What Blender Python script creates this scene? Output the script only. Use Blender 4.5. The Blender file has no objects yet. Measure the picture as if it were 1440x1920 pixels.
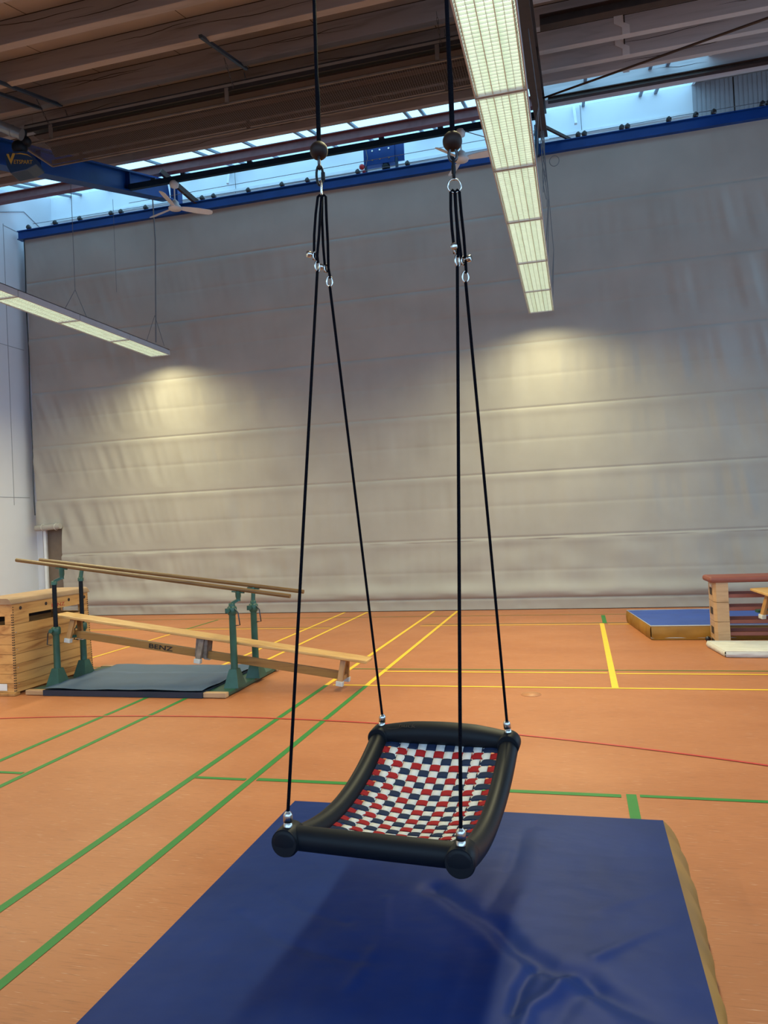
import bpy, bmesh, math, random
from mathutils import Vector, Matrix, noise
random.seed(4)
PI = math.pi
SC = bpy.context.scene
COL = SC.collection

# ------------------------------------------------------------------ camera
cam_d = bpy.data.cameras.new('camera'); cam = bpy.data.objects.new('camera', cam_d); COL.objects.link(cam)
cam_d.sensor_fit = 'VERTICAL'; cam_d.sensor_height = 36.0; cam_d.sensor_width = 27.0
cam_d.lens = 36.0 * 1405 / 1920; cam_d.clip_start = 0.05; cam_d.clip_end = 200
CAMR = ((0.9667993364, 0.0470850031, 0.2511613934), (0.2514402693, 0.0, -0.9678728176), (-0.0455722946, 0.9988908862, -0.0118390659))
m4 = Matrix(CAMR).to_4x4(); m4.translation = (0, 0, 1.75); cam.matrix_world = m4
SC.camera = cam
# ------------------------------------------------------------------ world and exposure
SC.view_settings.view_transform = 'Standard'; SC.view_settings.look = 'None'
SC.view_settings.exposure = 0.42; SC.view_settings.gamma = 1.0; SC.view_settings.use_curve_mapping = False
W = bpy.data.worlds.new('overcast_sky'); SC.world = W; W.use_nodes = True
bg = W.node_tree.nodes['Background']
bg.inputs['Color'].default_value = (0.44, 0.71, 1.0, 1); bg.inputs['Strength'].default_value = 2.55
LAMP_COL = (1.0, 0.92, 0.52); LAMP_W = 46.0; TUBE_E = 2.05

# ------------------------------------------------------------------ materials
def rgb(r, g, b):
    f = lambda c: (c / 255 / 12.92) if c / 255 <= 0.04045 else ((c / 255 + 0.055) / 1.055) ** 2.4
    return (f(r), f(g), f(b), 1)
MATS = {}
def mat(name, col, rough=0.6, metal=0.0, noise_amt=0.0, nscale=(8, 8, 8), bump=0.0, bscale=None, spec=0.5, col2=None, emit=None, detail=4, alpha=None, coord='Object', ramp=(0.35, 0.65), sheen=0):
    if name in MATS: return MATS[name]
    m = bpy.data.materials.new(name); m.use_nodes = True; nt = m.node_tree; b = nt.nodes['Principled BSDF']
    b.inputs['Base Color'].default_value = col; b.inputs['Roughness'].default_value = rough; b.inputs['Metallic'].default_value = metal
    b.inputs['Specular IOR Level'].default_value = spec
    tc = nt.nodes.new('ShaderNodeTexCoord'); mp = nt.nodes.new('ShaderNodeMapping'); nt.links.new(tc.outputs[coord], mp.inputs[0]); mp.inputs['Scale'].default_value = nscale
    nz = nt.nodes.new('ShaderNodeTexNoise'); nz.inputs['Scale'].default_value = 1.0; nz.inputs['Detail'].default_value = detail
    nt.links.new(mp.outputs[0], nz.inputs['Vector'])
    rp = nt.nodes.new('ShaderNodeValToRGB'); rp.color_ramp.elements[0].position = ramp[0]; rp.color_ramp.elements[1].position = ramp[1]
    if col2 is None:
        k = 1 - max(noise_amt, 0.06); col2 = (col[0] * k, col[1] * k, col[2] * k, 1)
    rp.color_ramp.elements[0].color = col2; rp.color_ramp.elements[1].color = col
    nt.links.new(nz.outputs[0], rp.inputs[0]); nt.links.new(rp.outputs[0], b.inputs['Base Color'])
    if bump:
        bp = nt.nodes.new('ShaderNodeBump'); bp.inputs['Strength'].default_value = bump; bp.inputs['Distance'].default_value = 0.02
        if bscale:
            mp2 = nt.nodes.new('ShaderNodeMapping'); nt.links.new(tc.outputs[coord], mp2.inputs[0]); mp2.inputs['Scale'].default_value = bscale
            nz2 = nt.nodes.new('ShaderNodeTexNoise'); nz2.inputs['Scale'].default_value = 1; nt.links.new(mp2.outputs[0], nz2.inputs['Vector'])
            nt.links.new(nz2.outputs[0], bp.inputs['Height'])
        else: nt.links.new(nz.outputs[0], bp.inputs['Height'])
        nt.links.new(bp.outputs[0], b.inputs['Normal'])
    if emit:
        b.inputs['Emission Color'].default_value = emit[0]; b.inputs['Emission Strength'].default_value = emit[1]
    MATS[name] = m
    return m

def wood(name, c1, c2, scale=(1.2, 14, 14), rough=0.5, bump=0.05, knots=True, spec=0.4):
    if name in MATS: return MATS[name]
    m = bpy.data.materials.new(name); m.use_nodes = True; nt = m.node_tree; b = nt.nodes['Principled BSDF']
    b.inputs['Roughness'].default_value = rough; b.inputs['Specular IOR Level'].default_value = spec
    tc = nt.nodes.new('ShaderNodeTexCoord'); mp = nt.nodes.new('ShaderNodeMapping'); mp.inputs['Scale'].default_value = scale
    nt.links.new(tc.outputs['Object'], mp.inputs[0])
    n1 = nt.nodes.new('ShaderNodeTexNoise'); n1.inputs['Scale'].default_value = 1; n1.inputs['Detail'].default_value = 6; n1.inputs['Distortion'].default_value = 0.8
    nt.links.new(mp.outputs[0], n1.inputs['Vector'])
    rp = nt.nodes.new('ShaderNodeValToRGB'); rp.color_ramp.elements[0].position = 0.3; rp.color_ramp.elements[1].position = 0.62
    rp.color_ramp.elements[0].color = c2; rp.color_ramp.elements[1].color = c1
    e = rp.color_ramp.elements.new(0.46); e.color = tuple(0.75 * a + 0.25 * q for a, q in zip(c1, c2))
    nt.links.new(n1.outputs[0], rp.inputs[0]); nt.links.new(rp.outputs[0], b.inputs['Base Color'])
    bp = nt.nodes.new('ShaderNodeBump'); bp.inputs['Strength'].default_value = bump; nt.links.new(n1.outputs[0], bp.inputs['Height']); nt.links.new(bp.outputs[0], b.inputs['Normal'])
    MATS[name] = m
    return m

def floor_material():
    m = bpy.data.materials.new('orange_linoleum'); m.use_nodes = True; nt = m.node_tree; b = nt.nodes['Principled BSDF']
    b.inputs['Roughness'].default_value = 0.42; b.inputs['Specular IOR Level'].default_value = 0.22
    tc = nt.nodes.new('ShaderNodeTexCoord')
    def nz(scale, detail=3, rough=0.6):
        mp = nt.nodes.new('ShaderNodeMapping'); mp.inputs['Scale'].default_value = scale; nt.links.new(tc.outputs['Object'], mp.inputs[0])
        n = nt.nodes.new('ShaderNodeTexNoise'); n.inputs['Scale'].default_value = 1; n.inputs['Detail'].default_value = detail; n.inputs['Roughness'].default_value = rough
        nt.links.new(mp.outputs[0], n.inputs['Vector']); return n.outputs[0]
    def ramp(src, p0, p1):
        r = nt.nodes.new('ShaderNodeMapRange'); r.inputs[1].default_value = p0; r.inputs[2].default_value = p1; nt.links.new(src, r.inputs[0]); return r.outputs[0]
    def mix(fac, a, c, k=1.0):
        x = nt.nodes.new('ShaderNodeMixRGB')
        mm = nt.nodes.new('ShaderNodeMath'); mm.operation = 'MULTIPLY'; mm.inputs[1].default_value = k; nt.links.new(fac, mm.inputs[0]); nt.links.new(mm.outputs[0], x.inputs[0])
        if isinstance(a, tuple): x.inputs[1].default_value = a
        else: nt.links.new(a, x.inputs[1])
        x.inputs[2].default_value = c; return x.outputs[0]
    c = mix(ramp(nz((0.7, 1.6, 1), 5), 0.3, 0.7), FLOOR_A, FLOOR_B)
    c = mix(ramp(nz((7, 110, 1), 3), 0.54, 0.72), c, FLOOR_D, 0.5)
    c = mix(ramp(nz((9, 130, 3), 2), 0.64, 0.72), c, FLOOR_L, 0.65)
    c = mix(ramp(nz((2.1, 2.3, 5), 8, 0.8), 0.60, 0.75), c, FLOOR_D, 0.3)
    nt.links.new(c, b.inputs['Base Color'])
    rr = nt.nodes.new('ShaderNodeMapRange'); rr.inputs[3].default_value = 0.36; rr.inputs[4].default_value = 0.5; nt.links.new(nz((3, 3, 3), 4), rr.inputs[0]); nt.links.new(rr.outputs[0], b.inputs['Roughness'])
    return m
FLOOR_A = (0.46, 0.178, 0.078, 1); FLOOR_B = (0.39, 0.140, 0.058, 1); FLOOR_D = (0.20, 0.072, 0.04, 1); FLOOR_L = (0.62, 0.38, 0.25, 1)

M_floor = floor_material()
M_green = mat('green_line_paint', (0.035, 0.20, 0.045, 1), 0.5, spec=0.2)
M_yellow = mat('yellow_line_paint', (0.90, 0.56, 0.03, 1), 0.45)
M_red = mat('red_line_paint', (0.50, 0.035, 0.03, 1), 0.45)
M_wall = mat('white_wall_paint', (0.66, 0.68, 0.74, 1), 0.8, noise_amt=0.06, nscale=(1, 1, 1), bump=0.02, bscale=(60, 60, 60))
M_wallgap = mat('wall_joint', (0.32, 0.34, 0.38, 1), 0.8)
M_upstand = mat('skylight_upstand_paint', (0.80, 0.84, 0.90, 1), 0.7, noise_amt=0.08, nscale=(0.8, 0.8, 0.8))
M_rib = mat('grey_ribbed_panel', (0.40, 0.41, 0.45, 1), 0.6)
M_curtain = mat('grey_beige_curtain_fabric', (0.375, 0.35, 0.32, 1), 0.75, noise_amt=0.10, nscale=(1.2, 1, 1.2), bump=0.12, bscale=(5, 5, 0.9), spec=0.35)
M_blue = mat('blue_painted_steel', (0.004, 0.052, 0.26, 1), 0.4, noise_amt=0.2, nscale=(2, 2, 2), spec=0.3)
M_dblue = mat('dark_blue_steel', (0.008, 0.035, 0.09, 1), 0.4)
M_darkrail = mat('dark_teal_rail', (0.004, 0.022, 0.05, 1), 0.5, spec=0.2)
M_redsteel = mat('dark_red_steel', (0.16, 0.055, 0.06, 1), 0.55, noise_amt=0.2)
M_brownsteel = mat('dark_brown_steel', (0.045, 0.024, 0.018, 1), 0.6, noise_amt=0.3)
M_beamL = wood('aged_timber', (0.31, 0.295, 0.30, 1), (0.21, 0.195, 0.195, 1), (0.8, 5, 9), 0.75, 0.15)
M_beamR = wood('pale_timber', (0.47, 0.47, 0.50, 1), (0.33, 0.33, 0.355, 1), (0.8, 5, 9), 0.75, 0.15)  # same timber pattern in a paler, bluer tone for the right bay
M_board = mat('ceiling_board', (0.30, 0.28, 0.275, 1), 0.8, noise_amt=0.15, nscale=(1.5, 0.6, 1))
M_black = mat('black_rubber', (0.005, 0.007, 0.011, 1), 0.5, spec=0.2, noise_amt=0.1)
M_gap = mat('dark_crack', (0.03, 0.02, 0.016, 1), 0.9)
M_rope = mat('navy_black_rope', (0.002, 0.0025, 0.006, 1), 0.9, spec=0.1, bump=0.6, bscale=(300, 300, 300))
M_chrome = mat('bright_steel', (0.55, 0.53, 0.50, 1), 0.25, metal=1.0)
M_dmetal = mat('dark_steel', (0.06, 0.06, 0.065, 1), 0.35, metal=0.8)
M_ball = mat('dark_brown_wood_ball', (0.020, 0.009, 0.007, 1), 0.55, spec=0.25, noise_amt=0.3, nscale=(30, 30, 30))
M_white_s = mat('white_strap_webbing', (0.62, 0.62, 0.62, 1), 0.8, spec=0.12, bump=0.25, bscale=(350, 350, 350), noise_amt=0.1)
M_red_s = mat('red_strap_webbing', (0.30, 0.012, 0.018, 1), 0.75, spec=0.12, bump=0.25, bscale=(350, 350, 350))
M_navy_s = mat('navy_strap_webbing', (0.012, 0.024, 0.065, 1), 0.75, spec=0.12, bump=0.25, bscale=(350, 350, 350))
M_matblue = mat('blue_mat_vinyl', (0.010, 0.030, 0.150, 1), 0.5, noise_amt=0.22, nscale=(2.5, 2.5, 2.5), bump=0.2, bscale=(6, 10, 6), spec=0.16, detail=8)
for n_ in MATS['blue_mat_vinyl'].node_tree.nodes:
    if n_.type == 'BSDF_PRINCIPLED': n_.inputs['IOR'].default_value = 1.22; n_.inputs['Specular IOR Level'].default_value = 0.42; n_.inputs['Roughness'].default_value = 0.5
M_matyel = mat('ochre_mat_side', (0.38, 0.18, 0.015, 1), 0.6, noise_amt=0.35, nscale=(3, 3, 3), bump=0.1)
M_matblue2 = mat('bright_blue_mat_vinyl', (0.025, 0.075, 0.36, 1), 0.55, noise_amt=0.12, nscale=(3, 3, 3), bump=0.05)
M_teal = mat('slate_blue_mat', (0.045, 0.090, 0.175, 1), 0.6, noise_amt=0.08, nscale=(4, 4, 4), bump=0.06)
M_whitemat = mat('white_mat_vinyl', (0.68, 0.66, 0.61, 1), 0.6, noise_amt=0.12, nscale=(6, 6, 6), bump=0.1)
M_greensteel = mat('green_cast_iron', (0.020, 0.085, 0.060, 1), 0.38, noise_amt=0.25, nscale=(9, 9, 9), bump=0.05)
M_bar = wood('ash_bar_wood', (0.17, 0.092, 0.034, 1), (0.10, 0.048, 0.018, 1), (2, 30, 30), 0.4)
M_lowrail = wood('brown_varnished_rail', (0.33, 0.165, 0.045, 1), (0.22, 0.10, 0.028, 1), (2, 30, 30), 0.4)
M_pine = wood('orange_pine', (0.62, 0.32, 0.105, 1), (0.30, 0.11, 0.03, 1), (5, 1.2, 14), 0.45)
M_pine_x = wood('orange_pine_x', (0.52, 0.24, 0.07, 1), (0.26, 0.09, 0.022, 1), (1.2, 5, 14), 0.45)
M_bench = wood('bench_pine', (0.60, 0.36, 0.14, 1), (0.42, 0.20, 0.06, 1), (1.5, 22, 22), 0.4)
M_benchleg = wood('bench_leg_wood', (0.42, 0.21, 0.07, 1), (0.25, 0.10, 0.03, 1), (12, 12, 2), 0.45)
M_leather = mat('tan_leather_top', (0.36, 0.215, 0.12, 1), 0.6, noise_amt=0.25, nscale=(3, 3, 3), bump=0.05)
M_redleather = mat('red_brown_leather_top', (0.24, 0.065, 0.045, 1), 0.5, noise_amt=0.15, nscale=(6, 6, 6))
M_beech = wood('beech_plywood', (0.50, 0.31, 0.17, 1), (0.38, 0.22, 0.11, 1), (3, 3, 30), 0.5)
M_slot = mat('dark_slot', (0.035, 0.02, 0.015, 1), 0.8)
M_foot = mat('white_rubber_foot', (0.62, 0.60, 0.56, 1), 0.7, noise_amt=0.2, nscale=(20, 20, 20))
M_tape = mat('grey_taped_leg', (0.25, 0.19, 0.15, 1), 0.7, noise_amt=0.45, nscale=(16, 16, 16), bump=0.2)
M_fan = mat('white_fan_enamel', (0.62, 0.66, 0.70, 1), 0.45)
M_housing = mat('grey_lamp_housing', (0.42, 0.42, 0.46, 1), 0.45)
M_louver = mat('lamp_louvre_blade', (0.66, 0.72, 0.64, 1), 0.4)
M_skirt = mat('heater_skirt', (0.20, 0.16, 0.125, 1), 0.5)
M_hood = mat('heater_hood_dark', (0.022, 0.018, 0.018, 1), 0.6)
M_heatframe = mat('heater_frame_steel', (0.16, 0.125, 0.10, 1), 0.5, noise_amt=0.2)
M_heatpanel = mat('heater_reflector', (0.06, 0.035, 0.028, 1), 0.5, noise_amt=0.3, nscale=(1, 4, 4))
M_wire = mat('guard_wire', (0.10, 0.08, 0.075, 1), 0.5)
M_duct = mat('galvanised_duct', (0.22, 0.23, 0.24, 1), 0.35, metal=0.7)
M_whitebar = mat('white_paint_metal', (0.75, 0.78, 0.82, 1), 0.5)
M_inkred = mat('red_print', (0.50, 0.03, 0.015, 1), 0.6)
M_inkblack = mat('black_print', (0.012, 0.009, 0.008, 1), 0.6)
M_inkgold = mat('gold_print', (0.45, 0.26, 0.03, 1), 0.6)
M_label = mat('white_label', (0.7, 0.68, 0.66, 1), 0.7)
M_strut = mat('blue_black_strut', (0.02, 0.035, 0.055, 1), 0.4)
M_mull = mat('grey_glazing_bar', (0.16, 0.20, 0.27, 1), 0.5)
M_cable = mat('grey_cable', (0.14, 0.15, 0.17, 1), 0.6)
M_redplastic = mat('red_plastic', (0.5, 0.03, 0.04, 1), 0.4)

def glass_material():
    m = bpy.data.materials.new('milky_skylight_glass'); m.use_nodes = True; nt = m.node_tree
    for n in list(nt.nodes): nt.nodes.remove(n)
    out = nt.nodes.new('ShaderNodeOutputMaterial'); tr = nt.nodes.new('ShaderNodeBsdfTransparent'); tr.inputs[0].default_value = (0.50, 0.64, 0.66, 1)
    tl = nt.nodes.new('ShaderNodeBsdfTranslucent'); tl.inputs[0].default_value = (0.55, 0.75, 0.7, 1)
    mx = nt.nodes.new('ShaderNodeMixShader'); mx.inputs[0].default_value = 0.25
    nt.links.new(tr.outputs[0], mx.inputs[1]); nt.links.new(tl.outputs[0], mx.inputs[2]); nt.links.new(mx.outputs[0], out.inputs[0])
    return m
M_glass = glass_material()
def tube_material():
    m = bpy.data.materials.new('glowing_lamp_panel'); m.use_nodes = True; nt = m.node_tree; b = nt.nodes['Principled BSDF']
    b.inputs['Base Color'].default_value = (0.5, 0.5, 0.45, 1)
    b.inputs['Emission Strength'].default_value = TUBE_E
    tc = nt.nodes.new('ShaderNodeTexCoord'); sp = nt.nodes.new('ShaderNodeSeparateXYZ'); nt.links.new(tc.outputs['Object'], sp.inputs[0])
    # three bright tubes along the fitting (object x in -0.22..0.22)
    mt = nt.nodes.new('ShaderNodeMath'); mt.operation = 'MULTIPLY'; mt.inputs[1].default_value = 2 * PI / 0.145; nt.links.new(sp.outputs['X'], mt.inputs[0])
    cs = nt.nodes.new('ShaderNodeMath'); cs.operation = 'COSINE'; nt.links.new(mt.outputs[0], cs.inputs[0])
    rp = nt.nodes.new('ShaderNodeValToRGB'); rp.color_ramp.elements[0].color = (0.62, 0.76, 0.60, 1); rp.color_ramp.elements[1].color = (0.93, 1.0, 0.88, 1)
    rp.color_ramp.elements[0].position = 0.0; rp.color_ramp.elements[1].position = 0.65
    mr = nt.nodes.new('ShaderNodeMapRange'); mr.inputs[1].default_value = -1; nt.links.new(cs.outputs[0], mr.inputs[0]); nt.links.new(mr.outputs[0], rp.inputs[0])
    nt.links.new(rp.outputs[0], b.inputs['Emission Color'])
    return m
M_tube = tube_material()

# ------------------------------------------------------------------ mesh helpers
class MB:
    def __init__(s): s.v = []; s.f = []; s.sm = []
    def add(s, vs, fs, smooth=False):
        o = len(s.v); s.v += [tuple(p) for p in vs]; s.f += [tuple(i + o for i in f) for f in fs]; s.sm += [smooth] * len(fs); return s
    def box(s, c, d, rz=0, M=None):
        x, y, z = d[0] / 2, d[1] / 2, d[2] / 2
        vs = [Vector((i * x, j * y, k * z)) for i in (-1, 1) for j in (-1, 1) for k in (-1, 1)]
        R = M if M is not None else Matrix.Rotation(rz, 3, 'Z')
        vs = [R @ p + Vector(c) for p in vs]
        return s.add(vs, [(0, 1, 3, 2), (4, 6, 7, 5), (0, 4, 5, 1), (2, 3, 7, 6), (0, 2, 6, 4), (1, 5, 7, 3)])
    def bar(s, a, b, w, h, up=(0, 0, 1)):
        a = Vector(a); b = Vector(b); d = (b - a); L = d.length; d.normalize(); u = Vector(up)
        side = d.cross(u); side.normalize(); u = side.cross(d); u.normalize()
        M = Matrix((d, side, u)).transposed()
        return s.box((a + b) / 2, (L, w, h), M=M)
    def tube(s, pts, r, n=10, closed=False, caps=True):
        pts = [Vector(p) for p in pts]; N = len(pts); rs = r if isinstance(r, (list, tuple)) else [r] * N
        ref = None; rings = []
        for i, p in enumerate(pts):
            if closed: t = pts[(i + 1) % N] - pts[i - 1]
            else: t = pts[min(i + 1, N - 1)] - pts[max(i - 1, 0)]
            t.normalize()
            if ref is None:
                ref = Vector((0, 0, 1)) if abs(t.z) < 0.9 else Vector((1, 0, 0))
            ref = ref - t * ref.dot(t); ref.normalize(); b = t.cross(ref)
            rings.append([p + (ref * math.cos(2 * PI * k / n) + b * math.sin(2 * PI * k / n)) * rs[i] for k in range(n)])
        vs = [q for ring in rings for q in ring]; fs = []
        for i in range(N if closed else N - 1):
            j = (i + 1) % N
            for k in range(n): fs.append((i * n + k, i * n + (k + 1) % n, j * n + (k + 1) % n, j * n + k))
        s.add(vs, fs, True)
        if caps and not closed:
            s.add(rings[0], [tuple(range(n - 1, -1, -1))]); s.add(rings[-1], [tuple(range(n))])
        return s
    def lathe(s, c, prof, n=24, axis=(0, 0, 1), smooth=True):
        a = Vector(axis).normalized(); q = Vector((0, 0, 1)).rotation_difference(a); vs = []; fs = []
        for r, z in prof:
            for k in range(n): vs.append(q @ Vector((r * math.cos(2 * PI * k / n), r * math.sin(2 * PI * k / n), z)) + Vector(c))
        for i in range(len(prof) - 1):
            for k in range(n): fs.append((i * n + k, i * n + (k + 1) % n, (i + 1) * n + (k + 1) % n, (i + 1) * n + k))
        s.add(vs, fs, smooth)
        if prof[0][0] > 1e-4: s.add(vs[:n], [tuple(range(n - 1, -1, -1))])
        if prof[-1][0] > 1e-4: s.add(vs[-n:], [tuple(range(n))])
        return s
    def ball(s, c, r, n=20):
        return s.lathe(c, [(r * math.sin(PI * i / n) + 1e-5, -r * math.cos(PI * i / n)) for i in range(n + 1)], n)
    def prism(s, poly, h0, h1, f):
        n = len(poly); vs = [f(x, y, h0) for x, y in poly] + [f(x, y, h1) for x, y in poly]
        return s.add(vs, [tuple(range(n - 1, -1, -1)), tuple(range(n, 2 * n))] + [(i, (i + 1) % n, n + (i + 1) % n, n + i) for i in range(n)])
    def grid(s, fn, nu, nv, smooth=True):
        vs = [fn(i / nu, j / nv) for i in range(nu + 1) for j in range(nv + 1)]
        return s.add(vs, [(i * (nv + 1) + j, (i + 1) * (nv + 1) + j, (i + 1) * (nv + 1) + j + 1, i * (nv + 1) + j + 1) for i in range(nu) for j in range(nv)], smooth)
    def build(s, name, m, parent=None, loc=None, bevel=0, solid=0):
        me = bpy.data.meshes.new(name)
        o = bpy.data.objects.new(name, me); COL.objects.link(o)
        off = Vector((0, 0, 0))
        if parent is not None: off = Vector(parent['_o']) if '_o' in parent else Vector((0, 0, 0))
        elif loc is not None: off = Vector(loc)
        me.from_pydata([tuple(Vector(p) - off) for p in s.v], [], s.f); me.polygons.foreach_set('use_smooth', s.sm); me.materials.append(m); me.update()
        bm = bmesh.new(); bm.from_mesh(me); bmesh.ops.recalc_face_normals(bm, faces=bm.faces); bm.to_mesh(me); bm.free()
        if parent is not None:
            o.parent = parent; o['_o'] = tuple(off)
        else:
            o.location = off; o['_o'] = tuple(off)
        if bevel:
            md = o.modifiers.new('bevel', 'BEVEL'); md.width = bevel; md.segments = 2; md.limit_method = 'ANGLE'
        if solid:
            md = o.modifiers.new('solid', 'SOLIDIFY'); md.thickness = solid; md.offset = 0
        return o
def tag(o, label=None, cat=None, group=None, kind=None):
    if label: o['label'] = label
    if cat: o['category'] = cat
    if group: o['group'] = group
    if kind: o['kind'] = kind
    return o
def thing(name, label, cat, loc, group=None):
    o = bpy.data.objects.new(name, None); COL.objects.link(o); o.empty_display_size = 0.1
    o.location = loc; o['_o'] = tuple(loc); return tag(o, label, cat, group)
def struct(mb, name, m, **k): return tag(mb.build(name, m, **k), kind='structure')
def text_mesh(name, body, size, depth, M, m, parent, sx=1.0, bold=0.0):
    cu = bpy.data.curves.new(name, 'FONT'); cu.body = body; cu.size = size; cu.extrude = depth; cu.align_x = 'CENTER'; cu.align_y = 'CENTER'; cu.offset = bold
    t = bpy.data.objects.new(name + '_c', cu); COL.objects.link(t); bpy.context.view_layer.update()
    me = bpy.data.meshes.new_from_object(t.evaluated_get(bpy.context.evaluated_depsgraph_get())); bpy.data.objects.remove(t)
    off = Vector(parent['_o'])
    for v in me.vertices: v.co = M @ Vector((v.co.x * sx, v.co.y, v.co.z)) - off
    o = bpy.data.objects.new(name, me); COL.objects.link(o); me.materials.clear(); me.materials.append(m); o.parent = parent; o['_o'] = tuple(off)
    return o
def frame_M(c, ex, ey):
    ex = Vector(ex).normalized(); ey = Vector(ey); ey = (ey - ex * ey.dot(ex)).normalized(); ez = ex.cross(ey)
    M = Matrix((ex, ey, ez)).transposed().to_4x4(); M.translation = Vector(c); return M

# ================================================================== THE SETTING
XW = -11.75; YC = 14.0
S = 0.28
def zb(y): return 8.75 + S * (y - 12.6)      # underside of the roof beams
def zt(y): return zb(y) + 0.27               # ceiling boards
XR = 12.0; YB = -9.0
struct(MB().box(((XW + XR) / 2, 4, -0.05), (XR - XW + 0.6, 27, 0.1)), 'floor', M_floor)
FL = bpy.data.objects['floor']
def line(name, m, pieces):
    b = MB()
    for q, (x0, y0, x1, y1) in enumerate(pieces):
        z = 0.002 + 0.00006 * q; b.add([(x0, y0, z), (x1, y0, z), (x1, y1, z), (x0, y1, z)], [(0, 1, 2, 3)])
    return b.build(name, m, FL)
hw = 0.025; g = []; yl = []
for x in (-4.50, -4.04, -2.73, -2.28):
    g.append((x - hw, -3, x + hw, 7.70)); yl.append((x - hw, 7.70, x + hw, 13.95))
for x in (3.3, 3.76): g.append((x - hw, -3, x + hw, 7.70)); yl.append((x - hw, 7.70, x + hw, 13.95))
g += [(-2.70, 4.77, -2.32, 4.81), (-2.24, 4.78, 0.17, 4.83), (0.28, 4.80, 6.0, 4.84), (0.20, -1, 0.26, 4.84), (-11.0, 4.69, -4.08, 4.73)]
yl += [(-2.66, 7.69, 0.20, 7.73), (0.20, 7.69, 6.5, 7.73), (-11.0, 7.69, -4.08, 7.73), (-2.26, 8.41, 0.22, 8.45), (0.31, 8.38, 6.5, 8.42), (-11.0, 8.40, -4.08, 8.44),
       (-2.6, 12.03, 0.26, 12.07), (0.36, 12.03, 6.5, 12.07), (-11, 11.86, -4.1, 11.90), (0.235, 7.73, 0.30, 12.15), (-6.78, 7.73, -6.74, 11.9)]
g += [(0.28, 12.15, 0.345, 13.1), (-6.80, 11.9, -6.76, 13.1), (-2.7, 8.56, 6.5, 8.585), (-11, 8.56, -4.1, 8.58), (-2.6, 12.2, 6.5, 12.22), (-11.0, 13.2, 6.5, 13.22), (-11, 12.0, -4.1, 12.015)]
line('green_court_lines', M_green, g); line('yellow_court_lines', M_yellow, yl)
b = MB(); arc = []
for k in range(121):
    a = math.radians(40 + k * 100 / 120); arc.append((-3.20 + 11.294 * math.cos(a), -4.93 + 11.294 * math.sin(a), -3.20 + 11.268 * math.cos(a), -4.93 + 11.268 * math.sin(a)))
b.add([(p[0], p[1], 0.0045) for p in arc] + [(p[2], p[3], 0.0045) for p in arc], [(i, i + 1, 122 + i, 121 + i) for i in range(120)]); b.build('red_arc_line', M_red, FL)

# left wall with panel joints and the chamfered upper edge trim
struct(MB().box((XW - 0.1, 3.1, 4.95), (0.2, 24.4, 9.9)), 'wall_left', M_wall)
WL = bpy.data.objects['wall_left']
b = MB()
b.tube([(XW + 0.004, 13.0, 8.56), (XW + 0.004, 14.27, 9.06), (XW + 0.004, 15.0, 8.82)], 0.012, 6)
b.box((XW + 0.003, 13.62, 5.5), (0.008, 0.012, 6.1)); b.box((XW + 0.003, 13.0, 2.62), (0.008, 2.2, 0.012)); b.box((XW + 0.003, 13.0, 5.9), (0.008, 2.2, 0.012)); b.box((XW + 0.003, 14.08, 8.52), (0.006, 0.9, 0.012))
b.build('wall_joint', M_wallgap, WL)
# wall behind the divider curtain: white upstand below the skylight, grey ribbed panels to its right
struct(MB().box(((XW + 2.45) / 2, 15.3, 8.6), (2.45 - XW, 0.2, 2.4)), 'wall_back', M_upstand)
b = MB(); x = 2.45
while x < 11.9:
    b.box((x + 0.04, 15.292, 8.6), (0.055, 0.20, 2.4)); x += 0.08
b.box((7.25, 15.30, 8.6), (9.6, 0.2, 2.4))
struct(b, 'wall_back_ribbed', M_rib)
WB = bpy.data.objects['wall_back_ribbed']; MB().box((3.17, 15.19, 8.6), (0.014, 0.01, 2.4)).build('panel_joint', M_gap, WB)
struct(MB().box(((XW + 2.45) / 2, 15.17, 9.17), (2.45 - XW, 0.06, 0.06)), 'trim_1', M_whitebar)
# hidden parts of the hall that only shape the light
struct(MB().box((XR + 0.1, 2.6, 1.3), (0.2, 23.4, 2.6)), 'wall_right', M_wall)
struct(MB().box(((XW + XR) / 2, YB, 1.3), (XR - XW, 0.2, 2.6)), 'wall_rear', M_wall)
# sloping ceiling boards with the skylight opening, flat ceiling behind the camera
b = MB()
def slab(x0, x1, y0, y1, off=0.0, t=0.06):
    vs = [(x, y, zt(y) + off + k) for x in (x0, x1) for y in (y0, y1) for k in (0, t)]
    b.add(vs, [(0, 1, 3, 2), (4, 6, 7, 5), (0, 4, 5, 1), (2, 3, 7, 6), (0, 2, 6, 4), (1, 5, 7, 3)])
slab(XW, XR, 1.0, 12.58); slab(2.45, XR, 12.58, 15.4)
b.box(((XW + XR) / 2, -4.0, 9.25), (XR - XW, 10.0, 0.1))
struct(b, 'ceiling', M_board)
CE = bpy.data.objects['ceiling']
b = MB()
for k in range(12):
    for x in (-10.6, -8.9, -7.2, -5.9, -4.4, -2.9, -1.3, 0.7, 2.2, 3.4):
        y = 12.6 - 0.95 * k; xx = x + 0.35 * math.sin(k * 2.3 + x)
        b.add([(xx, y - 0.9, zt(y - 0.9) - 0.002), (xx + 0.01, y - 0.9, zt(y - 0.9) - 0.002), (xx + 0.01, y, zt(y) - 0.002), (xx, y, zt(y) - 0.002)], [(0, 1, 2, 3)])
b.build('board_joint', M_gap, CE)
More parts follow.
